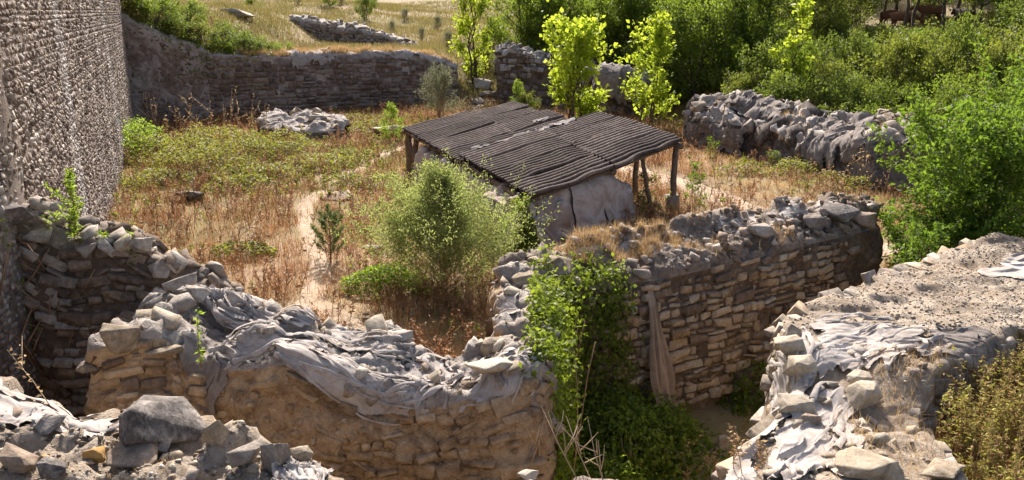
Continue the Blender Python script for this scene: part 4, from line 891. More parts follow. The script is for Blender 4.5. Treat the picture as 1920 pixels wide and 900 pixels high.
ribbon('hanging_cloth', 'gathered brown cloth guyed out to the left from the front roof corner', 'cloth', [A_(978, 398, 21.7), A_(955, 432, 21.5), A_(934, 470, 21.3), A_(926, 488, 21.2)], [.12, .3, .5, .28], (.8, -.1, .5), folds=6, amp=.08, mat='tarp')
ribbon('hanging_cloth', 'gathered pale cloth guyed out to the right from the front roof corner', 'cloth', [A_(1006, 412, 21.7), A_(1020, 440, 21.5), A_(1040, 470, 21.2), A_(1062, 500, 20.9)], [.1, .35, .7, .95], (.9, .1, -.2), folds=8, amp=.08, mat='tarp')
ribbon('cloth_knot', 'small white rag tied at the front roof corner', 'cloth', [A_(996, 380, 21.8), A_(1000, 392, 21.75), A_(1001, 404, 21.7)], [.08, .18, .06], (1, 0, 0), folds=3, amp=.03, mat='cloth', n=20, m=10)

# ------------------------------------------------------------------ plants
def limb(p, d, L, r, curve, n=5, rg=rng):
    pts = [np.array(p, float)]; d = unit(np.array(d, float))
    for i in range(n):
        d = unit(d + np.array([0, 0, curve]) / n + rg.normal(0, .09, 3)); pts.append(pts[-1] + d * L / n)
    return np.array(pts)
def tree_geo(seed, h, cw, tr=.1, limbs=26, twigs=7, nleaf=6000, lsize=.12, base=.12, prof='round', up=.5, curve=.35, sig=.10, stems=1, asp=.55, tl=.38, lean=.08, trunk_to=.9):
    r = np.random.default_rng(seed); W_ = Acc(); tp = []; td = []
    for s_ in range(stems):
        top = np.array([r.normal(0, lean * h), r.normal(0, lean * h), h * trunk_to * r.uniform(.85, 1.0)])
        b0 = np.array([r.normal(0, .05 * cw), r.normal(0, .05 * cw), -.2]) if stems > 1 else np.array([0, 0, -.2])
        q = np.linspace(0, 1, 8)[:, None]; tk = b0 + (top - b0) * q + r.normal(0, .018 * h, (8, 3)) * np.sin(q * np.pi)
        V, F_ = tube(tk, np.linspace(tr, tr * .2, 8), 6); W_.add(V, F_)
        nl = max(3, limbs // stems)
        for i in range(nl):
            f = base + (1 - base) * (i + r.random()) / nl; fp = (f - base) / (1 - base)
            pr = {'round': math.sqrt(max(.02, 1 - (2 * fp - .85) ** 2 / 1.35)), 'column': .55 + .45 * math.sin(fp * 3.1), 'cone': 1.05 - .92 * fp, 'spire': .16 + 1.0 * (1 - fp) ** 1.15, 'plume': (.35 + .8 * math.sin(min(1, fp * 1.25 + .12) * 2.6)) * (1.1 - .75 * fp)}[prof]
            p = np.array([np.interp(f, q[:, 0], tk[:, k]) for k in range(3)]); az = i * 2.399 + r.normal(0, .4)
            L = cw * .5 * pr * r.uniform(.65, 1.15); el = up + .5 * fp * (prof != 'cone')
            d = np.array([math.cos(az) * math.cos(el), math.sin(az) * math.cos(el), math.sin(el)])
            lp = limb(p, d, L, 0, curve, 5, r); V, F_ = tube(lp, np.linspace(tr * .38 * (1 - fp * .6), tr * .06, 6), 4); W_.add(V, F_)
            for j in range(twigs):
                g_ = r.uniform(.3, 1.0); p2 = np.array([np.interp(g_, np.linspace(0, 1, 6), lp[:, k]) for k in range(3)])
                d2 = unit(unit(lp[-1] - lp[0]) + r.normal(0, .65, 3) + (0, 0, .25)); tw_ = limb(p2, d2, max(.15, L * tl * r.uniform(.5, 1.2)), 0, curve * .6, 3, r)
                V, F_ = tube(tw_, np.linspace(tr * .09, tr * .03, 4), 3); W_.add(V, F_); tp.append(tw_)
    tp = np.array(tp); n = nleaf; tl_ = np.linalg.norm(tp[:, 3] - tp[:, 0], axis=1) + .08; i = r.choice(len(tp), n, p=tl_ / tl_.sum()); g_ = r.uniform(0, 3, n) ** 1.0; g0 = np.minimum(g_.astype(int), 2); fr = (g_ - g0)[:, None]
    P = tp[i, g0] * (1 - fr) + tp[i, g0 + 1] * fr + r.normal(0, sig, (n, 3))
    D = unit(tp[i, 3] - tp[i, 0]) * .6 + r.normal(0, .6, (n, 3)) + (0, 0, -.1); N = r.normal(0, .7, (n, 3)) + (0, 0, 1)
    lv = leaves(P, D, N, lsize * r.uniform(.55, 1.25, n), asp)
    return W_.get(), lv
def make_meshes(geo, leafmat, barkmat='bark', trunk='trunk', crown='crown'):
    (wv, wf), (lv, lf) = geo; return mesh(trunk, wv, wf, M[barkmat], True), mesh(crown, lv, lf, M[leafmat])
def plant(name, label, cat, loc, meshes, scale=1.0, yaw=0.0, group=None, names=('trunk', 'crown')):
    e = empty(name, loc); e.scale = (scale,) * 3 if np.isscalar(scale) else scale; e.rotation_euler = (0, 0, yaw); tag(e, label, cat, group)
    for nm, me in zip(names, meshes):
        o = bpy.data.objects.new(nm, me); COL.objects.link(o); o.parent = e
    return e
def ground_at(px, py, dz=0):
    l, n, d = hit(px, py); return (l.x, l.y, l.z + dz)
def atY(px, Y_):
    """a spot on the ground in photograph column px at distance Y_"""
    x = 0
    for _ in range(3):
        z = float(T(np.array([x]), np.array([Y_]))[0]); dep = Y_ * math.cos(PITCH) - (z - CAM_Z) * math.sin(PITCH); x = (px - 960) / F * dep
    return (x, Y_, z - .05)
# yellow green poplars
popA = make_meshes(tree_geo(1, 6.0, 5.2, .08, 38, 8, 3400, .26, .04, 'round', .7, .4, .16, stems=5, asp=.8, lean=.11), 'leaf_poplar')
popB = make_meshes(tree_geo(2, 6.6, 4.2, .07, 32, 7, 2200, .26, .05, 'round', .7, .4, .16, stems=3, asp=.8, lean=.10), 'leaf_poplar')
popC = make_meshes(tree_geo(3, 6.4, 2.6, .05, 18, 4, 760, .25, .08, 'column', .8, .3, .10, stems=1, asp=.8, lean=.03), 'leaf_poplar')
popD = make_meshes(tree_geo(4, 7.2, 5.0, .09, 30, 7, 3600, .22, .03, 'column', .8, .35, .14, stems=3, asp=.75, lean=.04), 'leaf_poplar')
plant('poplar_sapling', 'bright yellow green poplar clump just behind the shed roof', 'tree', atY(1078, 46), popA, 1.02)
plant('poplar_sapling', 'bright poplar right of the roof in front of the wrapped pier', 'tree', atY(1216, 50), popB, 1.0, .5)
plant('poplar_sapling', 'bright poplar above the path gap behind the curtain wall end', 'tree', atY(884, 68), popD, 1.15, 1.1)
plant('poplar_sapling', 'slender sparse poplar rising behind the crest of the dark ruin', 'tree', atY(1470, 46.5), popC, 1.05, .4)
plant('poplar_sapling', 'low bright poplar shoot at the left crest of the dark ruin', 'tree', atY(1448, 45.5), popC, .45, 2.4)
plant('poplar_sapling', 'small bright poplar among dark trees left of the slender one', 'tree', atY(1385, 52), popC, .62, 3.2)
# forest
FT = [make_meshes(tree_geo(20 + i, 7.5, 5.6, .16, 34, 8, 6500, .21, .05, 'round', .35, .35, .22, stems=2), 'leaf_forest') for i in range(3)]
FT2 = [make_meshes(tree_geo(30 + i, 7.0, 5.0, .14, 32, 8, 5200, .2, .10, 'round', .45, .35, .22, stems=2), 'leaf_hill') for i in range(2)]
HBM = ('leaf_hill', 'leaf_forest', 'leaf_slope'); HB = [make_meshes(tree_geo(40 + i, 2.4, 3.6, .06, 30, 7, (4200, 4600, 3800)[i], (.15, .13, .17)[i], .05, 'round', .35, .3, .14, stems=4, lean=.2), HBM[i], trunk='branches') for i in range(3)]
rf = random.Random(5); spots = []
def far_ok(x, y, lst, dmin): return all((x - a) ** 2 + (y - b) ** 2 > dmin * dmin for a, b in lst)
edge_trees = [(968, 67.5), (1010, 66.5), (1052, 66), (1105, 65), (1150, 63.5), (1185, 62.5), (1235, 61), (1262, 57.5), (1300, 55.5), (1345, 54.5), (1390, 55), (1425, 56.5), (1500, 58), (1545, 60), (1590, 62)]
for i, (px, Y_) in enumerate(edge_trees):
    l = atY(px, Y_); spots.append(l[:2]); dk = px < 1440
    plant('forest_tree', 'dark leafy tree along the lower edge of the wood' if dk else 'mid green tree on the hillside above the dark ruin', 'tree', l, (FT if dk else FT2)[i % (3 if dk else 2)], rf.uniform(.85, 1.1), rf.uniform(0, 6), 'trees along the wood edge' if dk else 'trees above the dark ruin')
tries = 0
while len(spots) < 120 and tries < 9000:
    tries += 1; x, y = rf.uniform(0, 92), rf.uniform(44, 135)
    if poly_sd(np.array([x]), np.array([y]), HILL)[0] < (8 if x < 20 else 24) or x < (y - 60) * .05 + .5 or not far_ok(x, y, spots, 3.6 if y < 90 else 5.0): continue
    a_, b_, d_ = proj(np.array([x, y, gz(x, y)]))
    if 1500 < a_ < 1900 and y < 72: continue
    if a_ > 2100: continue
    spots.append((x, y)); i = len(spots)
    dk = rf.random() < .62
    plant('forest_tree', 'dark leafy tree deeper in the wood' if dk else 'lighter green tree deeper in the wood', 'tree', (x, y, gz(x, y) - .1), (FT if dk else FT2)[i % (3 if dk else 2)], rf.uniform(.9, 1.35), rf.uniform(0, 6), 'dark trees of the wood' if dk else 'lighter trees of the wood')
# hillside bushes
bs = []; tries = 0
while len(bs) < 74 and tries < 8000:
    tries += 1; x, y = rf.uniform(9, 44), rf.uniform(27, 62)
    d = poly_sd(np.array([x]), np.array([y]), HILL)[0]
    if d < 1.5 or d > 21 or not far_ok(x, y, bs, 1.9): continue
    a_, b_, d_ = proj(np.array([x, y, gz(x, y)]))
    if a_ < 1380 or a_ > 2080 or b_ < 62: continue
    if 1570 < a_ < 1860 and b_ < 92 or rf.random() < .12: continue
    bs.append((x, y)); i = len(bs); low = .42 if 1570 < a_ < 1870 and b_ < 150 else 1.0
    plant('hillside_bush', ('olive green bush on the slope behind the dark ruin', 'dark green bush on the slope behind the dark ruin', 'fresh green bush on the slope behind the dark ruin')[i % 3], 'bush', (x, y, gz(x, y) - .1), HB[i % 3], (rf.uniform(.8, 1.25),) * 2 + (rf.uniform(.75, 1.45) * low,), rf.uniform(0, 6), ('olive bushes', 'dark bushes', 'fresh green bushes')[i % 3] + ' covering the slope', ('branches', 'crown'))
# specific shrubs
BB = make_meshes(tree_geo(50, 5.2, 5.6, .08, 68, 8, 19000, .15, .02, 'round', .5, .3, .10, stems=6, lean=.16, asp=.5), 'leaf_bush', trunk='branches')
plant('large_bush', 'big glossy bright green bush at the right edge above the platform', 'bush', (11.1, 19.9, -.7), BB, (.98, .98, .92), .3, None, ('branches', 'crown'))
plant('large_bush', 'glossy green bush behind the big one, running off the right edge', 'bush', (14.6, 22.6, -.2), BB, (1.0, 1.0, 1.0), 2.3, None, ('branches', 'crown'))
plant('large_bush', 'tall green bush at the right edge high on the slope', 'bush', (19.2, 28.2, .4), BB, (1.05, 1.05, 1.1), 4.0, None, ('branches', 'crown'))
SB = make_meshes(tree_geo(51, 1.0, 1.3, .02, 26, 6, 700, .1, .05, 'round', .5, .3, .05, stems=4, lean=.2), 'leaf_bush', trunk='branches')
plant('large_bush', 'low glossy green skirt of bush at the foot of the big right edge bush', 'bush', (10.4, 18.9, -.7), BB, (.72, .6, .5), 5.1, None, ('branches', 'crown'))
plant('small_bush', 'low glossy shrub sprouting at the back edge of the platform', 'bush', (*atY(1690, 17.2)[:2], 1.0), SB, 1.1, 0, None, ('branches', 'crown'))
WL = make_meshes(tree_geo(52, 3.6, 4.8, .03, 170, 9, 42000, .085, .0, 'spire', .5, .55, .06, stems=3, lean=.05, asp=.32, tl=.55), 'leaf_willow', 'twig', 'branches')
plant('willow_shrub', 'feathery pale green willow shrub in front of the shed', 'shrub', ground_at(835, 545, -.1), WL, (.95, .95, .9), 0, None, ('branches', 'crown'))
OL = make_meshes(tree_geo(53, 2.6, 3.4, .04, 50, 8, 5200, .12, .03, 'round', .75, .3, .09, stems=7, lean=.16, asp=.3), 'leaf_olive', 'twig', 'branches')
plant('grey_shrub', 'grey green shrub standing before the right end of the curtain wall', 'shrub', atY(828, 52), OL, 1.05, 0, None, ('branches', 'crown'))
FS = make_meshes(tree_geo(54, 2.6, 1.9, .03, 34, 6, 2200, .13, .03, 'cone', .3, .35, .05, stems=1, asp=.3, lean=.02), 'leaf_fresh', 'twig', 'trunk')
plant('young_tree', 'slim feathery light green sapling in front of the curtain wall', 'tree', atY(738, 44.5), FS, .95)
plant('young_tree', 'pale green sapling at the foot of the crumbling wall end by the gap', 'tree', atY(972, 57.5), FS, 1.0, 1)
plant('small_bush', 'bright green bush at the foot of the crumbling wall end', 'bush', atY(985, 56.5), HB[0], .5, 1, None, ('branches', 'crown'))
plant('round_bush', 'dark round bush on the dry field at the top', 'bush', ground_at(618, 12), HB[1], (.8, .8, .8), 0, None, ('branches', 'crown'))
plant('round_bush', 'green bush on the field just right of the broken wall top', 'bush', ground_at(684, 38), HB[2], (.75, .75, 1.0), 2, None, ('branches', 'crown'))
for px, Y_, s_ in ((470, 90, .6), (735, 86, .4), (790, 80, .4), (820, 92, .5), (760, 100, .5), (560, 110, .5), (640, 112, .5), (700, 118, .6), (840, 74, .5), (905, 72, .7), (945, 70, .75), (925, 78, .8)):
    plant('field_bush', 'low scrub bush on the dry field beyond the walls', 'bush', atY(px, Y_), OL if s_ < .6 else HB[0], s_, Y_, 'scrub on the dry field', ('branches', 'crown'))
for i, (u_, bk, s_) in enumerate(((.03, .6, .9), (.09, .5, .9), (.14, .3, 1.0), (.19, .4, .95), (.24, .2, 1.0), (.29, .5, .9), (.34, .3, .85), (.40, .5, .7), (.44, .6, .75), (.49, .8, .6), (.54, 1.2, .6), (.42, 2.5, .9), (.5, 3, .8), (.07, 3, 1.1), (.15, 3.2, 1.15), (.23, 2.8, 1.1), (.32, 2.6, 1.0), (.12, 6, 1.1), (.22, 6.5, 1.0))):
    p_, _ = FW.at(np.array([u_]), np.array([1.5])); x, y = float(p_[0, 0]) - .45 * bk, float(p_[0, 1]) + .9 * bk
    z = max(drop(x, y) - .35, gz(x, y) - .2); plant('wall_top_bush', 'bramble bush spilling over the high left part of the curtain wall', 'bush', (x, y, z), HB[i % 3], (s_, s_, s_ * .75), i, 'brambles over the curtain wall', ('branches', 'crown'))
SH = make_meshes(tree_geo(55, 1.5, 1.2, .015, 16, 5, 420, .1, .15, 'column', .9, .3, .05, stems=4, asp=.55, lean=.12), 'leaf_bush', 'twig', 'branches')
plant('leafy_shrub', 'leggy green shrub beside the right corner post of the shed', 'shrub', ground_at(1300, 398), SH, 1.0, 0, None, ('branches', 'crown'))
plant('leafy_shrub', 'low green shrub between the leaning and upright right posts', 'shrub', ground_at(1205, 395), SH, .8, 2, None, ('branches', 'crown'))
plant('leafy_shrub', 'small green shoot against the dark ruin foot', 'shrub', ground_at(1330, 305), SH, .7, 1, None, ('branches', 'crown'))
plant('leafy_shrub', 'yellowish low shrub at the foot of the dark ruin', 'shrub', ground_at(1450, 318), SH, (1.1, 1.1, .5), 3, None, ('branches', 'crown'))
# pine sapling
def pine_geo():
    r = np.random.default_rng(60); W_ = Acc(); tw_ = []; h = 1.55
    V, F_ = tube([(0, 0, -.1), (.02, 0, h * .5), (0, .02, h)], [.03, .022, .012], 5); W_.add(V, F_); tw_.append(np.array([(0, 0, h * .72), (0, 0, h * .85), (0, 0, h * .95), (0, 0, h)]))
    for k, z in enumerate((.28, .5, .72, .95, 1.15)):
        for j in range(5):
            az = j * 1.257 + k * .5 + r.normal(0, .15); L = (.68 - .09 * k) * r.uniform(.75, 1.2); d = (math.cos(az), math.sin(az), .35)
            lp = limb((0, 0, z), d, L, 0, .75, 3, r); V, F_ = tube(lp, [.014, .011, .009, .006], 4); W_.add(V, F_); tw_.append(lp)
    tw_ = np.array(tw_); n = 3000; i = r.integers(0, len(tw_), n); g_ = r.uniform(.9, 3, n); g0 = np.minimum(g_.astype(int), 2); fr = (g_ - g0)[:, None]
    P = tw_[i, g0] * (1 - fr) + tw_[i, g0 + 1] * fr; ax = unit(tw_[i, g0 + 1] - tw_[i, g0]); D = ax * .8 + r.normal(0, .5, (n, 3)); lv = leaves(P, D, r.normal(size=(n, 3)), r.uniform(.09, .16, n), .1, .02)
    return W_.get(), lv
PN = make_meshes(pine_geo(), 'needle', 'twig', 'trunk')
plant('pine_sapling', 'small pine sapling standing alone beside the dirt path', 'tree', ground_at(620, 492, -.02), PN, 1.0)

def bramble(px, py, rx, ry, h, n, label, mat='leaf_bramble', lsize=.13, group=None, seed=1, dry=0.0, name='bramble_patch'):
    r = np.random.default_rng(seed); cx, cy, cz = ground_at(px, py); q = r.uniform(0, 1, n) ** .5; an = r.uniform(0, 2 * np.pi, n)
    ox, oy = np.cos(an) * q * rx, np.sin(an) * q * ry; x, y = cx + ox, cy + oy
    hh = h * np.sqrt(np.maximum(0, 1 - q ** 2)) * (.55 + .7 * (fbm(xyz(x * .9, y * .9), 3, seed) + .5))
    z = T(x, y) + np.maximum(.04, hh) * (1 - np.abs(r.normal(0, .22, n)))
    P = np.stack([x - cx, y - cy, z - cz], 1); D = r.normal(0, 1, (n, 3)) * (1, 1, .5); N = r.normal(0, .5, (n, 3)) + (0, 0, 1)
    k_ = fbm(xyz(x * 1.3, y * 1.3), 3, seed + 50) > -.12 - .35 * (1 - q) ; P, D, N = P[k_], D[k_], N[k_]; n = len(P)
    lv = leaves(P, D, N, lsize * r.uniform(.5, 1.3, n), .6); W_ = Acc()
    for k in range(max(8, n // 90)):
        a = r.uniform(0, 6.28); q0 = r.uniform(0, .9); p = np.array([math.cos(a) * q0 * rx, math.sin(a) * q0 * ry, 0]); p[2] = gz(cx + p[0], cy + p[1]) - cz
        lp = limb(p, (r.normal(), r.normal(), 1.6), h * r.uniform(.8, 1.5), 0, -1.0, 5, r); V, F_ = tube(lp, np.linspace(.014, .005, 6), 3); W_.add(V, F_)
    (wv, wf) = W_.get(); return plant(name, label, 'bramble', (cx, cy, cz), (mesh('canes', wv, wf, M['twig']), mesh('leaves', *lv, M[mat])), 1, 0, group, ('canes', 'leaves'))
bramble(238, 290, 2.0, 2.6, 1.6, 3800, 'bright green bramble bush at the far foot of the tower wall', 'leaf_fresh', seed=2)
for i, (px, py, rx, ry, h, n) in enumerate(((330, 300, 2.6, 2.2, 1.2, 3200), (410, 280, 2.4, 2.6, 1.2, 3000), (390, 330, 2.4, 1.9, 1.35, 3000), (480, 300, 2.2, 2.0, 1.05, 2600), (540, 290, 2.0, 2.4, 1.05, 2400), (590, 315, 1.7, 1.7, .6, 1800), (655, 300, 1.3, 1.9, .6, 1400), (520, 335, 1.9, 1.3, .6, 1800), (300, 350, 1.5, 1.3, .6, 1400), (450, 350, 1.6, 1.2, .6, 1300), (640, 345, 1.1, 1.0, .4, 700))):
    bramble(px, py, rx, ry, h, n, 'low olive green bramble mound in the left half of the yard', seed=10 + i, group='bramble mounds in the yard')
bramble(455, 480, .9, .7, .55, 700, 'small green bramble tuft in russet grass near the pine sapling', seed=30)
bramble(735, 355, 1.5, 1.3, .55, 1300, 'bramble patch just left of the shed posts', seed=31)
bramble(795, 380, .9, 1.0, .6, 900, 'bramble patch at the foot of the left shed posts', seed=32)
bramble(728, 545, 1.15, .9, .75, 2600, 'yellowish green bramble at the left skirt of the willow shrub', 'leaf_fresh', seed=33, lsize=.1)
bramble(690, 245, 1.9, 2.0, .5, 1500, 'green weeds between the white stub and the shed', seed=34)
bramble(700, 228, 3.0, 2.2, .4, 1600, 'yellowish weeds in front of the curtain wall', seed=35)
bramble(1490, 330, 1.3, 1.0, .7, 900, 'green weeds under the middle of the dark ruin', seed=36)
bramble(1560, 355, 1.6, 1.0, .6, 900, 'weedy growth along the right foot of the dark ruin', seed=37)
bramble(1395, 325, 1.3, .9, .5, 700, 'weeds before the left foot of the dark ruin', seed=38)

# ivy over the wall corner
def ivy(label, pts, nrm, lsize, mat='leaf_ivy', seed=1, name='ivy', cat='ivy', out=.12, stems=None):
    r = np.random.default_rng(seed); n = len(pts); P = pts + nrm * np.abs(r.normal(0, out, (n, 1))) + r.normal(0, .04, (n, 3))
    D = r.normal(0, .7, (n, 3)) + (0, 0, -.5); N = nrm + r.normal(0, .5, (n, 3)) + (0, 0, .3)
    e = tag(empty(name, tuple(P.mean(0))), label, cat); obj('leaves', *leaves(P, D, N, lsize * r.uniform(.5, 1.25, n), .7), M[mat], e)
    if stems:
        a = Acc()
        for s_ in stems: V, F_ = tube(np.array(s_), np.linspace(.02, .008, len(s_)), 4); a.add(V, F_)
        obj('vines', *a.get(), M['twig'], e)
    return e
r = np.random.default_rng(70)
def on_wall(W, n, u, t, dens=None, seed=0):
    uu, tt = r.uniform(*u, n), r.uniform(*t, n); P, N = W.at(uu, tt)
    if dens is not None: k = dens(P, uu, tt) > r.uniform(0, 1, n); P, N = P[k], N[k]
    return P, N
nz3 = lambda P, f, s_: .5 + .9 * fbm(P * f, 3, s_)
Pa, Na = on_wall(DW, 15000, (.0, 1), (.25, 1.45), lambda P, u, t: nz3(P, 1.1, 3) * np.where(t > 1.15, .55, 1.0))
Pb, Nb = on_wall(CW, 8000, (.0, .2), (.3, 1.5), lambda P, u, t: nz3(P, .9, 5) * ss((.25 - u) / .12) * np.where(t > 1.1, .5, 1))
ivy('bright ivy thicket over the wall corner and down its shaded side', np.concatenate([Pa, Pb]), np.concatenate([Na, Nb]), .10, seed=71, out=.16, stems=[limb((.9, 12 + .3 * k, -1.5), (0, .1, 1), 3.0, 0, .1) for k in range(8)])
def mound(c, rad, n, seed):
    rr = np.random.default_rng(seed); d = rr.normal(size=(n, 3)); d[:, 2] = np.abs(d[:, 2]) - .25; d = unit(d); q = 1 + .35 * fbm(d * 2.2, 3, seed)[:, None]
    return np.array(c) + d * np.array(rad) * q * rr.uniform(.75, 1.02, (n, 1)), d
P1, N1 = mound((1.75, 14.45, -1.75), (1.2, 1.25, 1.15), 9000, 5); P2, N2 = mound((2.6, 15.1, -1.8), (1.1, 1.1, 1.0), 6000, 6)
P3, N3 = mound((1.25, 12.7, -1.85), (1.25, 1.8, .95), 9000, 7)
P1, N1 = np.concatenate([P1, P3]), np.concatenate([N1, N3])
ivy('creeper mound in shade-darkened green filling the corner of the trench below the ivy', np.concatenate([P1, P2]), np.concatenate([N1, N2]), .10, 'leaf_forest', 72, 'creeper', 'creeper', .1)  # leaf colour darker than the ivy's, standing in for shade in the trench
P1, N1 = mound((.22, 21.95, .55), (.36, .3, 1.1), 1300, 8)
ivy('green ivy climbing the front corner under the shed roof', P1, N1, .12, 'leaf_ivy', 73)
P1, N1 = on_wall(NW, 1, (0, 1), (1, 2)); 
Pc, Nc = on_wall(FW, 2200, (.06, .5), (.5, 1.4), lambda P, u, t: nz3(P, .35, 8) * np.where(t < .85, .5, 1))
ivy('ivy strands over the high left shoulder of the curtain wall', Pc, Nc, .2, 'leaf_hill', 74, out=.25)
Pt, Nt = map(np.concatenate, zip(mound((5.9, 17.2, -1.8), (1.5, 1.1, .7), 2600, 9), mound((3.4, 14.3, -2.0), (1.5, 1.8, .5), 3000, 10)))
ivy('low undergrowth in shade-darkened green in the deep end of the trench', Pt, Nt, .13, 'leaf_forest', 75, 'undergrowth', 'weeds', .1)  # dark leaf colour paints in the shade of the deep trench

# ------------------------------------------------------------------ grasses
WALLS = [AW, BW, DW, CW, EW, NW, FW, RK, G1, G2, CV, CV2, TW, F2]
def foot(W):
    a = W.P[W.off:W.off + W.n, 0, :2]; b = W.P[W.off:W.off + W.n, -1, :2]; k = max(1, W.n // 12)
    return [tuple(p) for p in a[::k]] + [tuple(a[-1])] + [tuple(b[-1])] + [tuple(p) for p in b[::-1][::k]] + [tuple(b[0])]
FEET = [foot(W) for W in WALLS]
def open_ground(x, y):
    ok = poly_sd(x, y, TRENCH) < .1
    for f in FEET:
        f = np.array(f); m = (x > f[:, 0].min()) & (x < f[:, 0].max()) & (y > f[:, 1].min()) & (y < f[:, 1].max())
        if m.any():
            i = np.where(m)[0]; ok[i] &= poly_sd(x[i], y[i], [tuple(p) for p in f]) < 0
    return ok
def scatter(n, x0, x1, y0, y1, seed, near=0.0):
    rr = np.random.default_rng(seed); y = y0 + (y1 - y0) * rr.uniform(0, 1, n) ** (1 + near); sp = np.clip((y + 4) / (y1 + 4), .1, 1)
    x = rr.uniform(x0, x1, n); k = np.abs(x) < .66 * y + 1.5; x, y = x[k], y[k]; k = open_ground(x, y); x, y = x[k], y[k]
    v = in_view(np.stack([x, y, T(x, y)], 1), 30); return x[v], y[v]
def grass(name, label, n, box, mat, hr, dens, wd=.012, lean=.4, seed=1, near=.6, heads=0.0):
    x, y = scatter(n, *box, seed, near); p = dens(x, y); k = np.random.default_rng(seed + 1).uniform(0, 1, len(x)) < p; x, y = x[k], y[k]
    z = T(x, y); dist = np.hypot(x, y); H = rng.uniform(*hr, len(x)) * (.6 + .8 * (.5 + .5 * fbm(xyz(x * .6, y * .6), 3, seed + 3)))
    V, F_ = blades(np.stack([x, y, z - .02], 1), H, lean, wd * np.clip(dist / 18, .8, 3.2))
    o = obj(name, V, F_, M[mat]); tag(o, label, 'grass', kind='stuff'); return o
pm = lambda x, y: .16 + .84 * ss((-path_mask(x, y) + .2) / .6)
green = lambda x, y: np.clip(1.15 * np.exp(-((x + 9.5) / 6.5) ** 2 - ((y - 36) / 9) ** 2) + .8 * np.exp(-((x + 7) / 9) ** 2 - ((y - 47) / 5) ** 2) + .7 * fbm(xyz(x * .22, y * .22), 3, 77), 0, 1)
rus = lambda x, y: np.clip(.68 + 1.3 * fbm(xyz(x * .2, y * .2), 3, 55) + .55 * np.exp(-((x + 9) / 5) ** 2 - ((y - 24) / 5) ** 2) + .5 * np.exp(-((x + .5) / 2.2) ** 2 - ((y - 18) / 2.6) ** 2), 0, 1)
clump = lambda x, y, s_: ss(.5 + 1.6 * fbm(xyz(x * 1.1, y * 1.1), 3, s_))
YB = (-24, 17, 11.5, 64)
grass('dry_grass', 'straw coloured dry grass over the yard', 420000, YB, 'straw', (.12, .34), lambda x, y: pm(x, y) * clump(x, y, 1) * (1 - .75 * green(x, y)) * (1 - .8 * rus(x, y)), seed=1)
grass('russet_grass', 'reddish brown dead herbage over the yard', 420000, YB, 'russet', (.18, .5), lambda x, y: pm(x, y) * (.25 + .75 * clump(x, y, 2)) * rus(x, y) * (1 - .6 * green(x, y)), seed=2, lean=.5)
grass('green_grass', 'olive green weeds and grass over the yard', 260000, YB, 'olive_grass', (.12, .38), lambda x, y: pm(x, y) * clump(x, y, 3) * green(x, y), seed=3, lean=.55, wd=.02)
grass('field_grass', 'dry straw grass on the field beyond the walls', 200000, (-46, 14, 57, 135), 'field', (.2, .6), lambda x, y: (.25 + .6 * clump(x * .4, y * .4, 4)) * (poly_sd(x, y, HILL) > .8), seed=4, wd=.014)
grass('field_weeds', 'greenish rough grass on the field beyond the walls', 230000, (-46, 14, 57, 135), 'olive_grass', (.2, .5), lambda x, y: (.25 + .75 * clump(x * .3, y * .3, 5)) * (poly_sd(x, y, HILL) > .8), seed=5, wd=.016)
grass('slope_grass', 'dry undergrowth on the slope below the wood', 160000, (2, 44, 28, 72), 'olive_grass', (.2, .55), lambda x, y: .7 * (poly_sd(x, y, HILL) > -.5) + 0 * x, seed=6, wd=.02)
grass('bank_grass', 'russet dead grass on the bank behind the platform', 130000, (4.6, 13, 5.8, 13), 'russet', (.25, .7), lambda x, y: .2 + .8 * clump(x, y, 7), seed=7, wd=.010, lean=.5, near=0)
# dry grass on the wall tops
def top_grass(W, n, u, t, mat, hr, label, seed, thr=.0, wd=.009):
    rr = np.random.default_rng(seed); P, N = W.at(rr.uniform(*u, n), rr.uniform(*t, n)); k = fbm(P * 1.2, 3, seed) > thr; P = P[k]
    V, F_ = blades(P - (0, 0, .02), rr.uniform(*hr, len(P)), .7, wd); o = obj('wall_top_grass', V, F_, M[mat]); tag(o, label, 'grass', kind='stuff')
top_grass(CW, 9000, (.12, .42), (1.3, 1.98), 'straw', (.08, .3), 'dry grass on the near half of the coursed wall top', 1, -.1)
top_grass(CW, 7000, (.1, .95), (1.0, 1.9), 'straw', (.08, .35), 'sparse straw on the coursed wall top', 2, .15)
top_grass(FW, 16000, (.42, 1), (1.1, 2.1), 'straw', (.15, .5), 'dry grass along the curtain wall top', 3, -.15, .03)
top_grass(NW, 5000, (.1, .8), (1.5, 1.95), 'straw', (.03, .12), 'short straw on the near wall top', 4, .05, .005)
top_grass(RK, 6000, (0, .95), (1.2, 1.95), 'straw', (.1, .3), 'dry grass on the crest of the dark ruin', 5, .1, .02)
top_grass(EW, 3500, (.5, 1.0), (1.02, 1.98), 'straw', (.03, .14), 'sparse straw on the gritty wall platform', 7, .22, .006)
top_grass(EW, 2500, (.15, .4), (1.4, 1.98), 'straw', (.06, .25), 'dry grass at the edge of the pale slope', 6, .0, .006)

rr = np.random.default_rng(120); x, y = scatter(2600, *YB, 121, .6); acc = Acc()
for a_, b_ in zip(x, y):
    V, F_ = STONES[rr.integers(0, 14)]; e_ = rr.uniform(.04, .2) * rr.uniform(.4, 1); acc.add(V * (e_ * 1.3, e_, e_ * .6) + (a_, b_, gz(a_, b_) + .1 * e_), F_)
V, F_ = acc.get(); tag(obj('loose_stones', V, F_, M['pale']), 'small pale stones littering the yard', 'rubble', kind='stuff')

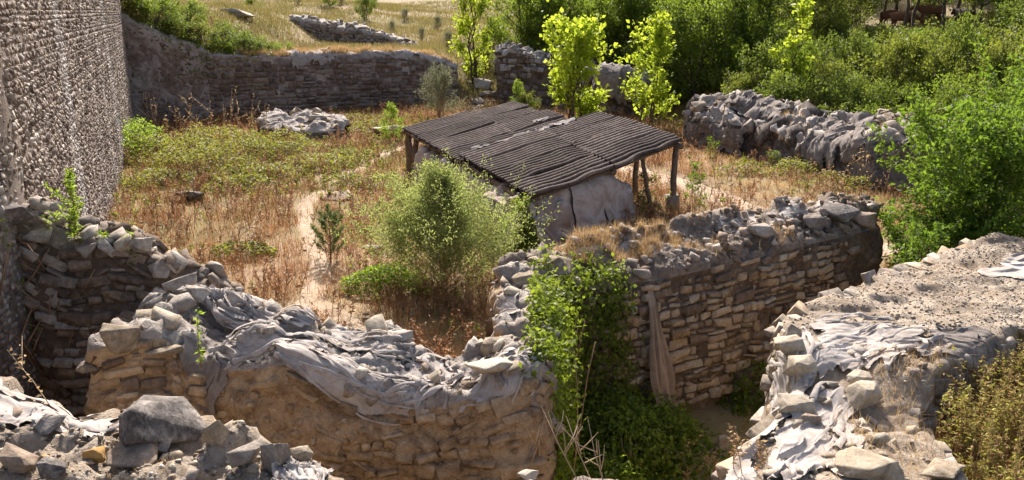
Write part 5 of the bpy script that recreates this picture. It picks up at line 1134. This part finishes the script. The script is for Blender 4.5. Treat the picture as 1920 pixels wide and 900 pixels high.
# leafy weeds on the right bank
def weeds(name, label, spots_, hr, mat, leafsize, nl=26, lean=.15, seed=1, thick=.006, kind='stuff', cat='weeds', branch=3, stem='twig'):
    rr = np.random.default_rng(seed); S = Acc(); LP, LD = [], []
    for (x, y, z) in spots_:
        h = rr.uniform(*hr); tops = [np.array([x + rr.normal(0, lean) * h, y + rr.normal(0, lean) * h, z + h])]; base = np.array([x, y, z - .03])
        st = [(base, tops[0])]
        for b in range(branch):
            f = rr.uniform(.25, .75); p = base + (tops[0] - base) * f; st.append((p, p + np.array([rr.normal(0, .16), rr.normal(0, .16), rr.uniform(.2, .45)]) * h))
        for p0, p1 in st:
            pm_ = (p0 + p1) / 2 + rr.normal(0, .03, 3) * h; V, F_ = tube([p0, pm_, p1], [thick, thick * .8, thick * .4], 3); S.add(V, F_)
            k = max(2, int(nl * np.linalg.norm(p1 - p0) / h)); f = rr.uniform(.12, 1, k)[:, None]; LP.append(p0 * (1 - f) + p1 * f + rr.normal(0, .012, (k, 3))); LD.append(np.concatenate([rr.normal(0, 1, (k, 2)), rr.normal(.2, .5, (k, 1))], 1))
    sv, sf = S.get()
    if nl: 
        P, D = np.concatenate(LP), np.concatenate(LD); lv, lf = leaves(P, D, rr.normal(0, .6, (len(P), 3)) + (0, 0, 1), leafsize * rr.uniform(.5, 1.3, len(P)), .45)
        V = np.concatenate([sv, lv]); F_ = np.concatenate([sf, lf + len(sv)]); mi = np.concatenate([np.zeros(len(sf), int), np.ones(len(lf), int)])
        if kind is None:
            e = tag(empty(name, tuple(spots_[0])), label, cat); obj('stems', sv, sf, M[stem], e)['kind'] = 'stuff'; obj('leaves', lv, lf, M[mat], e)['kind'] = 'stuff'; return e
        o = obj(name, V, F_, [M[stem], M[mat]], mi=mi)
    elif kind is None:
        e = tag(empty(name, tuple(spots_[0])), label, cat); obj('bare_branches', sv, sf, M[stem], e)['kind'] = 'stuff'; return e
    else: o = obj(name, sv, sf, M[stem])
    return tag(o, label, cat, kind=kind)
rr = np.random.default_rng(88); x = rr.uniform(4.7, 12.5, 3600); y = rr.uniform(6.2, 13, 3600); k = (poly_sd(x, y, foot(EW)) < -.05) & (x > 4.5) & (x < .66 * y + 1.5) & (poly_sd(x, y, BANK) > -.2); x, y = x[k], y[k]
weeds('weeds', 'tall brownish green weeds filling the bank in the bottom right corner', list(np.stack([x, y, T(x, y)], 1)), (.35, 1.05), 'weed', .06, 48, .1, 3, .006, 'stuff', 'weeds', 1)
def spot(px, py): return ground_at(px, py)
weeds('dead_stalks', 'tangle of bare pale stems rising at the bottom centre', [tuple(np.array(spot(1050 + i * 22, 900)) + (0, rr.normal(0, .1), -.1)) for i in range(8)], (.6, 1.25), 'straw', .03, 0, .3, 5, .0075, None, 'dead plant', 5, 'straw_stem')
weeds('dead_stalks', 'pair of long bare stalks left of the ivy at the bottom', [spot(985, 895), spot(1010, 898)], (1.0, 1.7), 'straw', .03, 0, .12, 6, .011, None, 'dead plant', 2, 'straw_stem')
weeds('dry_weed', 'clump of yellowing weeds at the bottom edge right of the ivy', [tuple(np.array(spot(1240 + i * 14, 896)) + (0, rr.normal(0, .2), 0)) for i in range(14)], (.3, .8), 'straw', .05, 22, .25, 7, .006, None, 'weed', 3, 'twig')
weeds('dry_weed', 'yellow green weed sprigs on the trench side of the pale slope', [spot(1412, 770), spot(1400, 800), spot(1392, 812)], (.3, .5), 'weed', .05, 22, .15, 8, .005, None, 'weed', 2, 'twig')
weeds('dead_shrub', 'bare reddish dead shrub in the dark corner at the left', [tuple(np.array(spot(60 + 9 * i, 700 + (i % 3) * 12))) for i in range(9)], (1.4, 2.5), 'russet', .05, 10, .28, 9, .018, None, 'dead shrub', 6, 'twig')
weeds('leafy_shoot', 'fresh yellow green shoots among the dead shrub at the left', [spot(70, 660), spot(88, 640), spot(75, 690)], (1.5, 2.2), 'leaf_fresh', .16, 46, .2, 10, .008, None, 'shoot', 2, 'twig')
weeds('leafy_shoot', 'single upright bright green weed in the cleft of the tan wall', [spot(377, 690)], (.85, .95), 'leaf_fresh', .07, 70, .02, 11, .008, None, 'weed', 0, 'twig')
weeds('leafy_shoot', 'tall light green weed standing behind the dark rubble wall', [spot(138, 462), spot(150, 468)], (1.1, 1.6), 'leaf_fresh', .09, 110, .05, 12, .01, None, 'weed', 3, 'twig')
weeds('leafy_shoot', 'small green leaves creeping over the dark rubble wall crest', [spot(60, 425), spot(85, 430), spot(196, 458), spot(235, 470), spot(250, 490)], (.18, .35), 'leaf_fresh', .12, 16, .4, 13, .006, None, 'weed', 2, 'twig')
weeds('dry_stalk', 'pale drooping seed stalk above the near left wall', [spot(100, 765)], (.7, .8), 'straw', .06, 16, .25, 14, .007, None, 'weed', 1, 'straw_stem')
weeds('bare_twigs', 'thin dark bare saplings in the russet grass at the left', [spot(292, 448), spot(325, 440), spot(400, 438), spot(365, 430), spot(430, 420)], (.8, 2.0), 'straw', .03, 0, .12, 15, .012, None, 'dead plant', 2, 'bark')
weeds('straw_tuft', 'tuft of bleached straw hanging from the dip of the tan wall', [spot(835, 740), spot(842, 742)], (.2, .35), 'straw', .04, 0, .6, 16, .005, None, 'dead plant', 6, 'straw_stem')
weeds('dry_stalks', 'dry pale seed stalks in the shade before the curtain wall', [spot(280 + i * 17, 252 + (i % 3) * 5) for i in range(14)], (1.0, 2.6), 'straw', .12, 14, .2, 17, .02, None, 'weed', 3, 'straw_stem')
weeds('dry_stalks', 'dead weed stalks along the foot of the dark ruin', [spot(1500 + i * 14, 360 + (i % 3) * 5) for i in range(12)], (.6, 1.4), 'straw', .08, 12, .25, 18, .012, None, 'weed', 3, 'twig')
weeds('russet_skirt', 'rusty dead undergrowth round the foot of the willow shrub', [tuple(np.array(spot(835, 575)) + (rr.normal(0, .9), rr.normal(-.2, .8), 0)) for i in range(110)], (.25, .6), 'russet', .04, 14, .3, 19, .008, None, 'dead shrub', 4, 'twig')

rr = np.random.default_rng(101); x, y = scatter(16000, *YB, 102, .7); k = rr.uniform(0, 1, len(x)) < pm(x, y) * clump(x, y, 31) * np.clip(rus(x, y) + .25, 0, 1); x, y = x[k], y[k]
weeds('dead_weeds', 'knee high dead russet weeds scattered through the yard', list(np.stack([x, y, T(x, y)], 1)), (.3, .85), 'russet', .085, 13, .25, 103, .009, 'stuff', 'weeds', 3, 'twig')
x, y = scatter(9000, *YB, 104, .6); k = rr.uniform(0, 1, len(x)) < pm(x, y) * clump(x, y, 33) * np.clip(green(x, y) + .12, 0, 1); x, y = x[k], y[k]
weeds('green_weeds', 'straggly olive green weeds scattered through the yard', list(np.stack([x, y, T(x, y)], 1)), (.25, .7), 'leaf_bramble', .12, 13, .3, 105, .009, 'stuff', 'weeds', 3, 'twig')

# ------------------------------------------------------------------ cattle among the trees
def cow(label, loc, yaw, hide, head_down=0.0, s_=1.0, white=False):
    e = tag(empty('cow', loc), label, 'cow', 'cattle among the trees'); e.rotation_euler = (0, 0, yaw); e.scale = (s_,) * 3
    hd = head_down
    nodes = [((-.7, 0, 1.2), .40, None), ((-.1, 0, 1.14), .46, 0), ((.55, 0, 1.18), .42, 1), ((.95, 0, 1.3 - .3 * hd), .25, 2), ((1.28, 0, 1.38 - .75 * hd), .17, 3), ((1.55, 0, 1.2 - .85 * hd), .14, 4), ((1.72, 0, 1.1 - .9 * hd), .10, 5)]
    for sy in (.2, -.2):
        i = len(nodes); nodes += [((.58, sy, .78), .15, 2), ((.62, sy, .42), .085, i), ((.58, sy, .18), .06, i + 1), ((.62, sy, .03), .075, i + 2)]
        i = len(nodes); nodes += [((-.68, sy, .85), .2, 0), ((-.58, sy, .68), .13, i), ((-.84, sy, .42), .075, i + 1), ((-.78, sy, .18), .06, i + 2), ((-.74, sy, .03), .075, i + 3)]
    i = len(nodes); nodes += [((-1.08, 0, 1.28), .06, 0), ((-1.15, 0, .95), .03, i), ((-1.14, 0, .55), .05, i + 1)]
    me = bpy.data.meshes.new('body'); me.from_pydata([n[0] for n in nodes], [(k, n[2]) for k, n in enumerate(nodes) if n[2] is not None], []); me.materials.append(M[hide])
    o = bpy.data.objects.new('body', me); COL.objects.link(o); o.parent = e
    md = o.modifiers.new('skin', 'SKIN'); sv = me.skin_vertices[0].data
    for k, n in enumerate(nodes): sv[k].radius = (n[1], n[1]); sv[k].use_root = (k == 0)
    sb = o.modifiers.new('smooth', 'SUBSURF'); sb.levels = 2; sb.render_levels = 2; md.use_smooth_shade = True
    hx, hz = 1.24, 1.5 - .75 * hd
    for sy in (1, -1):
        V, F_ = tube([(hx, .1 * sy, hz), (hx + .02, .24 * sy, hz + .08), (hx + .1, .3 * sy, hz + .22)], [.035, .028, .008], 6); link('horn', mesh('horn', V, F_, M['horn'], True)).parent = e
        V, F_ = tube([(hx - .04, .12 * sy, hz - .04), (hx - .06, .26 * sy, hz - .06), (hx - .06, .34 * sy, hz - .1)], [.02, .065, .015], 6); link('ear', mesh('ear', V, F_, M[hide], True)).parent = e
for lab, px, py, yaw, hide, hd, s_ in (('reddish brown cow seen side on behind the tree trunks', 1742, 44, 3.0, 'hide', .1, 1.0), ('brown cow with head lowered left of the reddish one', 1690, 56, -.5, 'hide', .6, .95), ('dark cow facing away right of the reddish one', 1806, 54, 1.7, 'hide_dark', 0, .95), ('brown cow half hidden behind a trunk at the left of the herd', 1666, 50, .4, 'hide', .2, .9), ('black calf lying low at the left of the herd', 1632, 70, 2.4, 'hide_dark', .4, .6)):
    x, y, z = ground_at(px, py); cow(lab, (x, y, z - (.28 if 'calf' in lab else .02)), yaw, hide, hd, s_)
TT = [make_meshes(tree_geo(80 + i, 8.0, 5.0, .15, 24, 7, 3200, .22, .38, 'round', .4, .3, .22, stems=1), 'leaf_hill') for i in range(2)]
for i, (px, Y_) in enumerate(((1650, 74), (1712, 60), (1765, 57), (1596, 76), (1840, 54), (1690, 66), (1785, 66), (1870, 60))):
    plant('hill_tree', 'tree with a bare lower trunk shading the cattle', 'tree', atY(px, Y_), TT[i % 2], rf.uniform(.9, 1.1), i, 'trees round the cattle')

# ------------------------------------------------------------------ labels: tell the members of small groups apart
ORD = ['leftmost', 'second', 'third', 'fourth', 'fifth', 'sixth', 'seventh', 'eighth', 'ninth', 'tenth', 'eleventh', 'twelfth', 'thirteenth', 'fourteenth', 'fifteenth', 'sixteenth', 'seventeenth', 'eighteenth', 'nineteenth', 'twentieth']
bpy.context.view_layer.update(); by = {}
for o in sc.objects:
    if o.parent is None and o.get('group') and o.get('category') and o['category'] != 'cow': by.setdefault((o['group'], o['label']), []).append(o)
for k, m in by.items():
    if 1 < len(m) <= 20:
        m.sort(key=lambda o: float(proj(np.array(o.location))[0]))
        for i, o in enumerate(m): o['label'] = k[1] + (', leftmost' if i == 0 else ', rightmost' if i == len(m) - 1 else ', ' + ORD[i] + ' from the left')
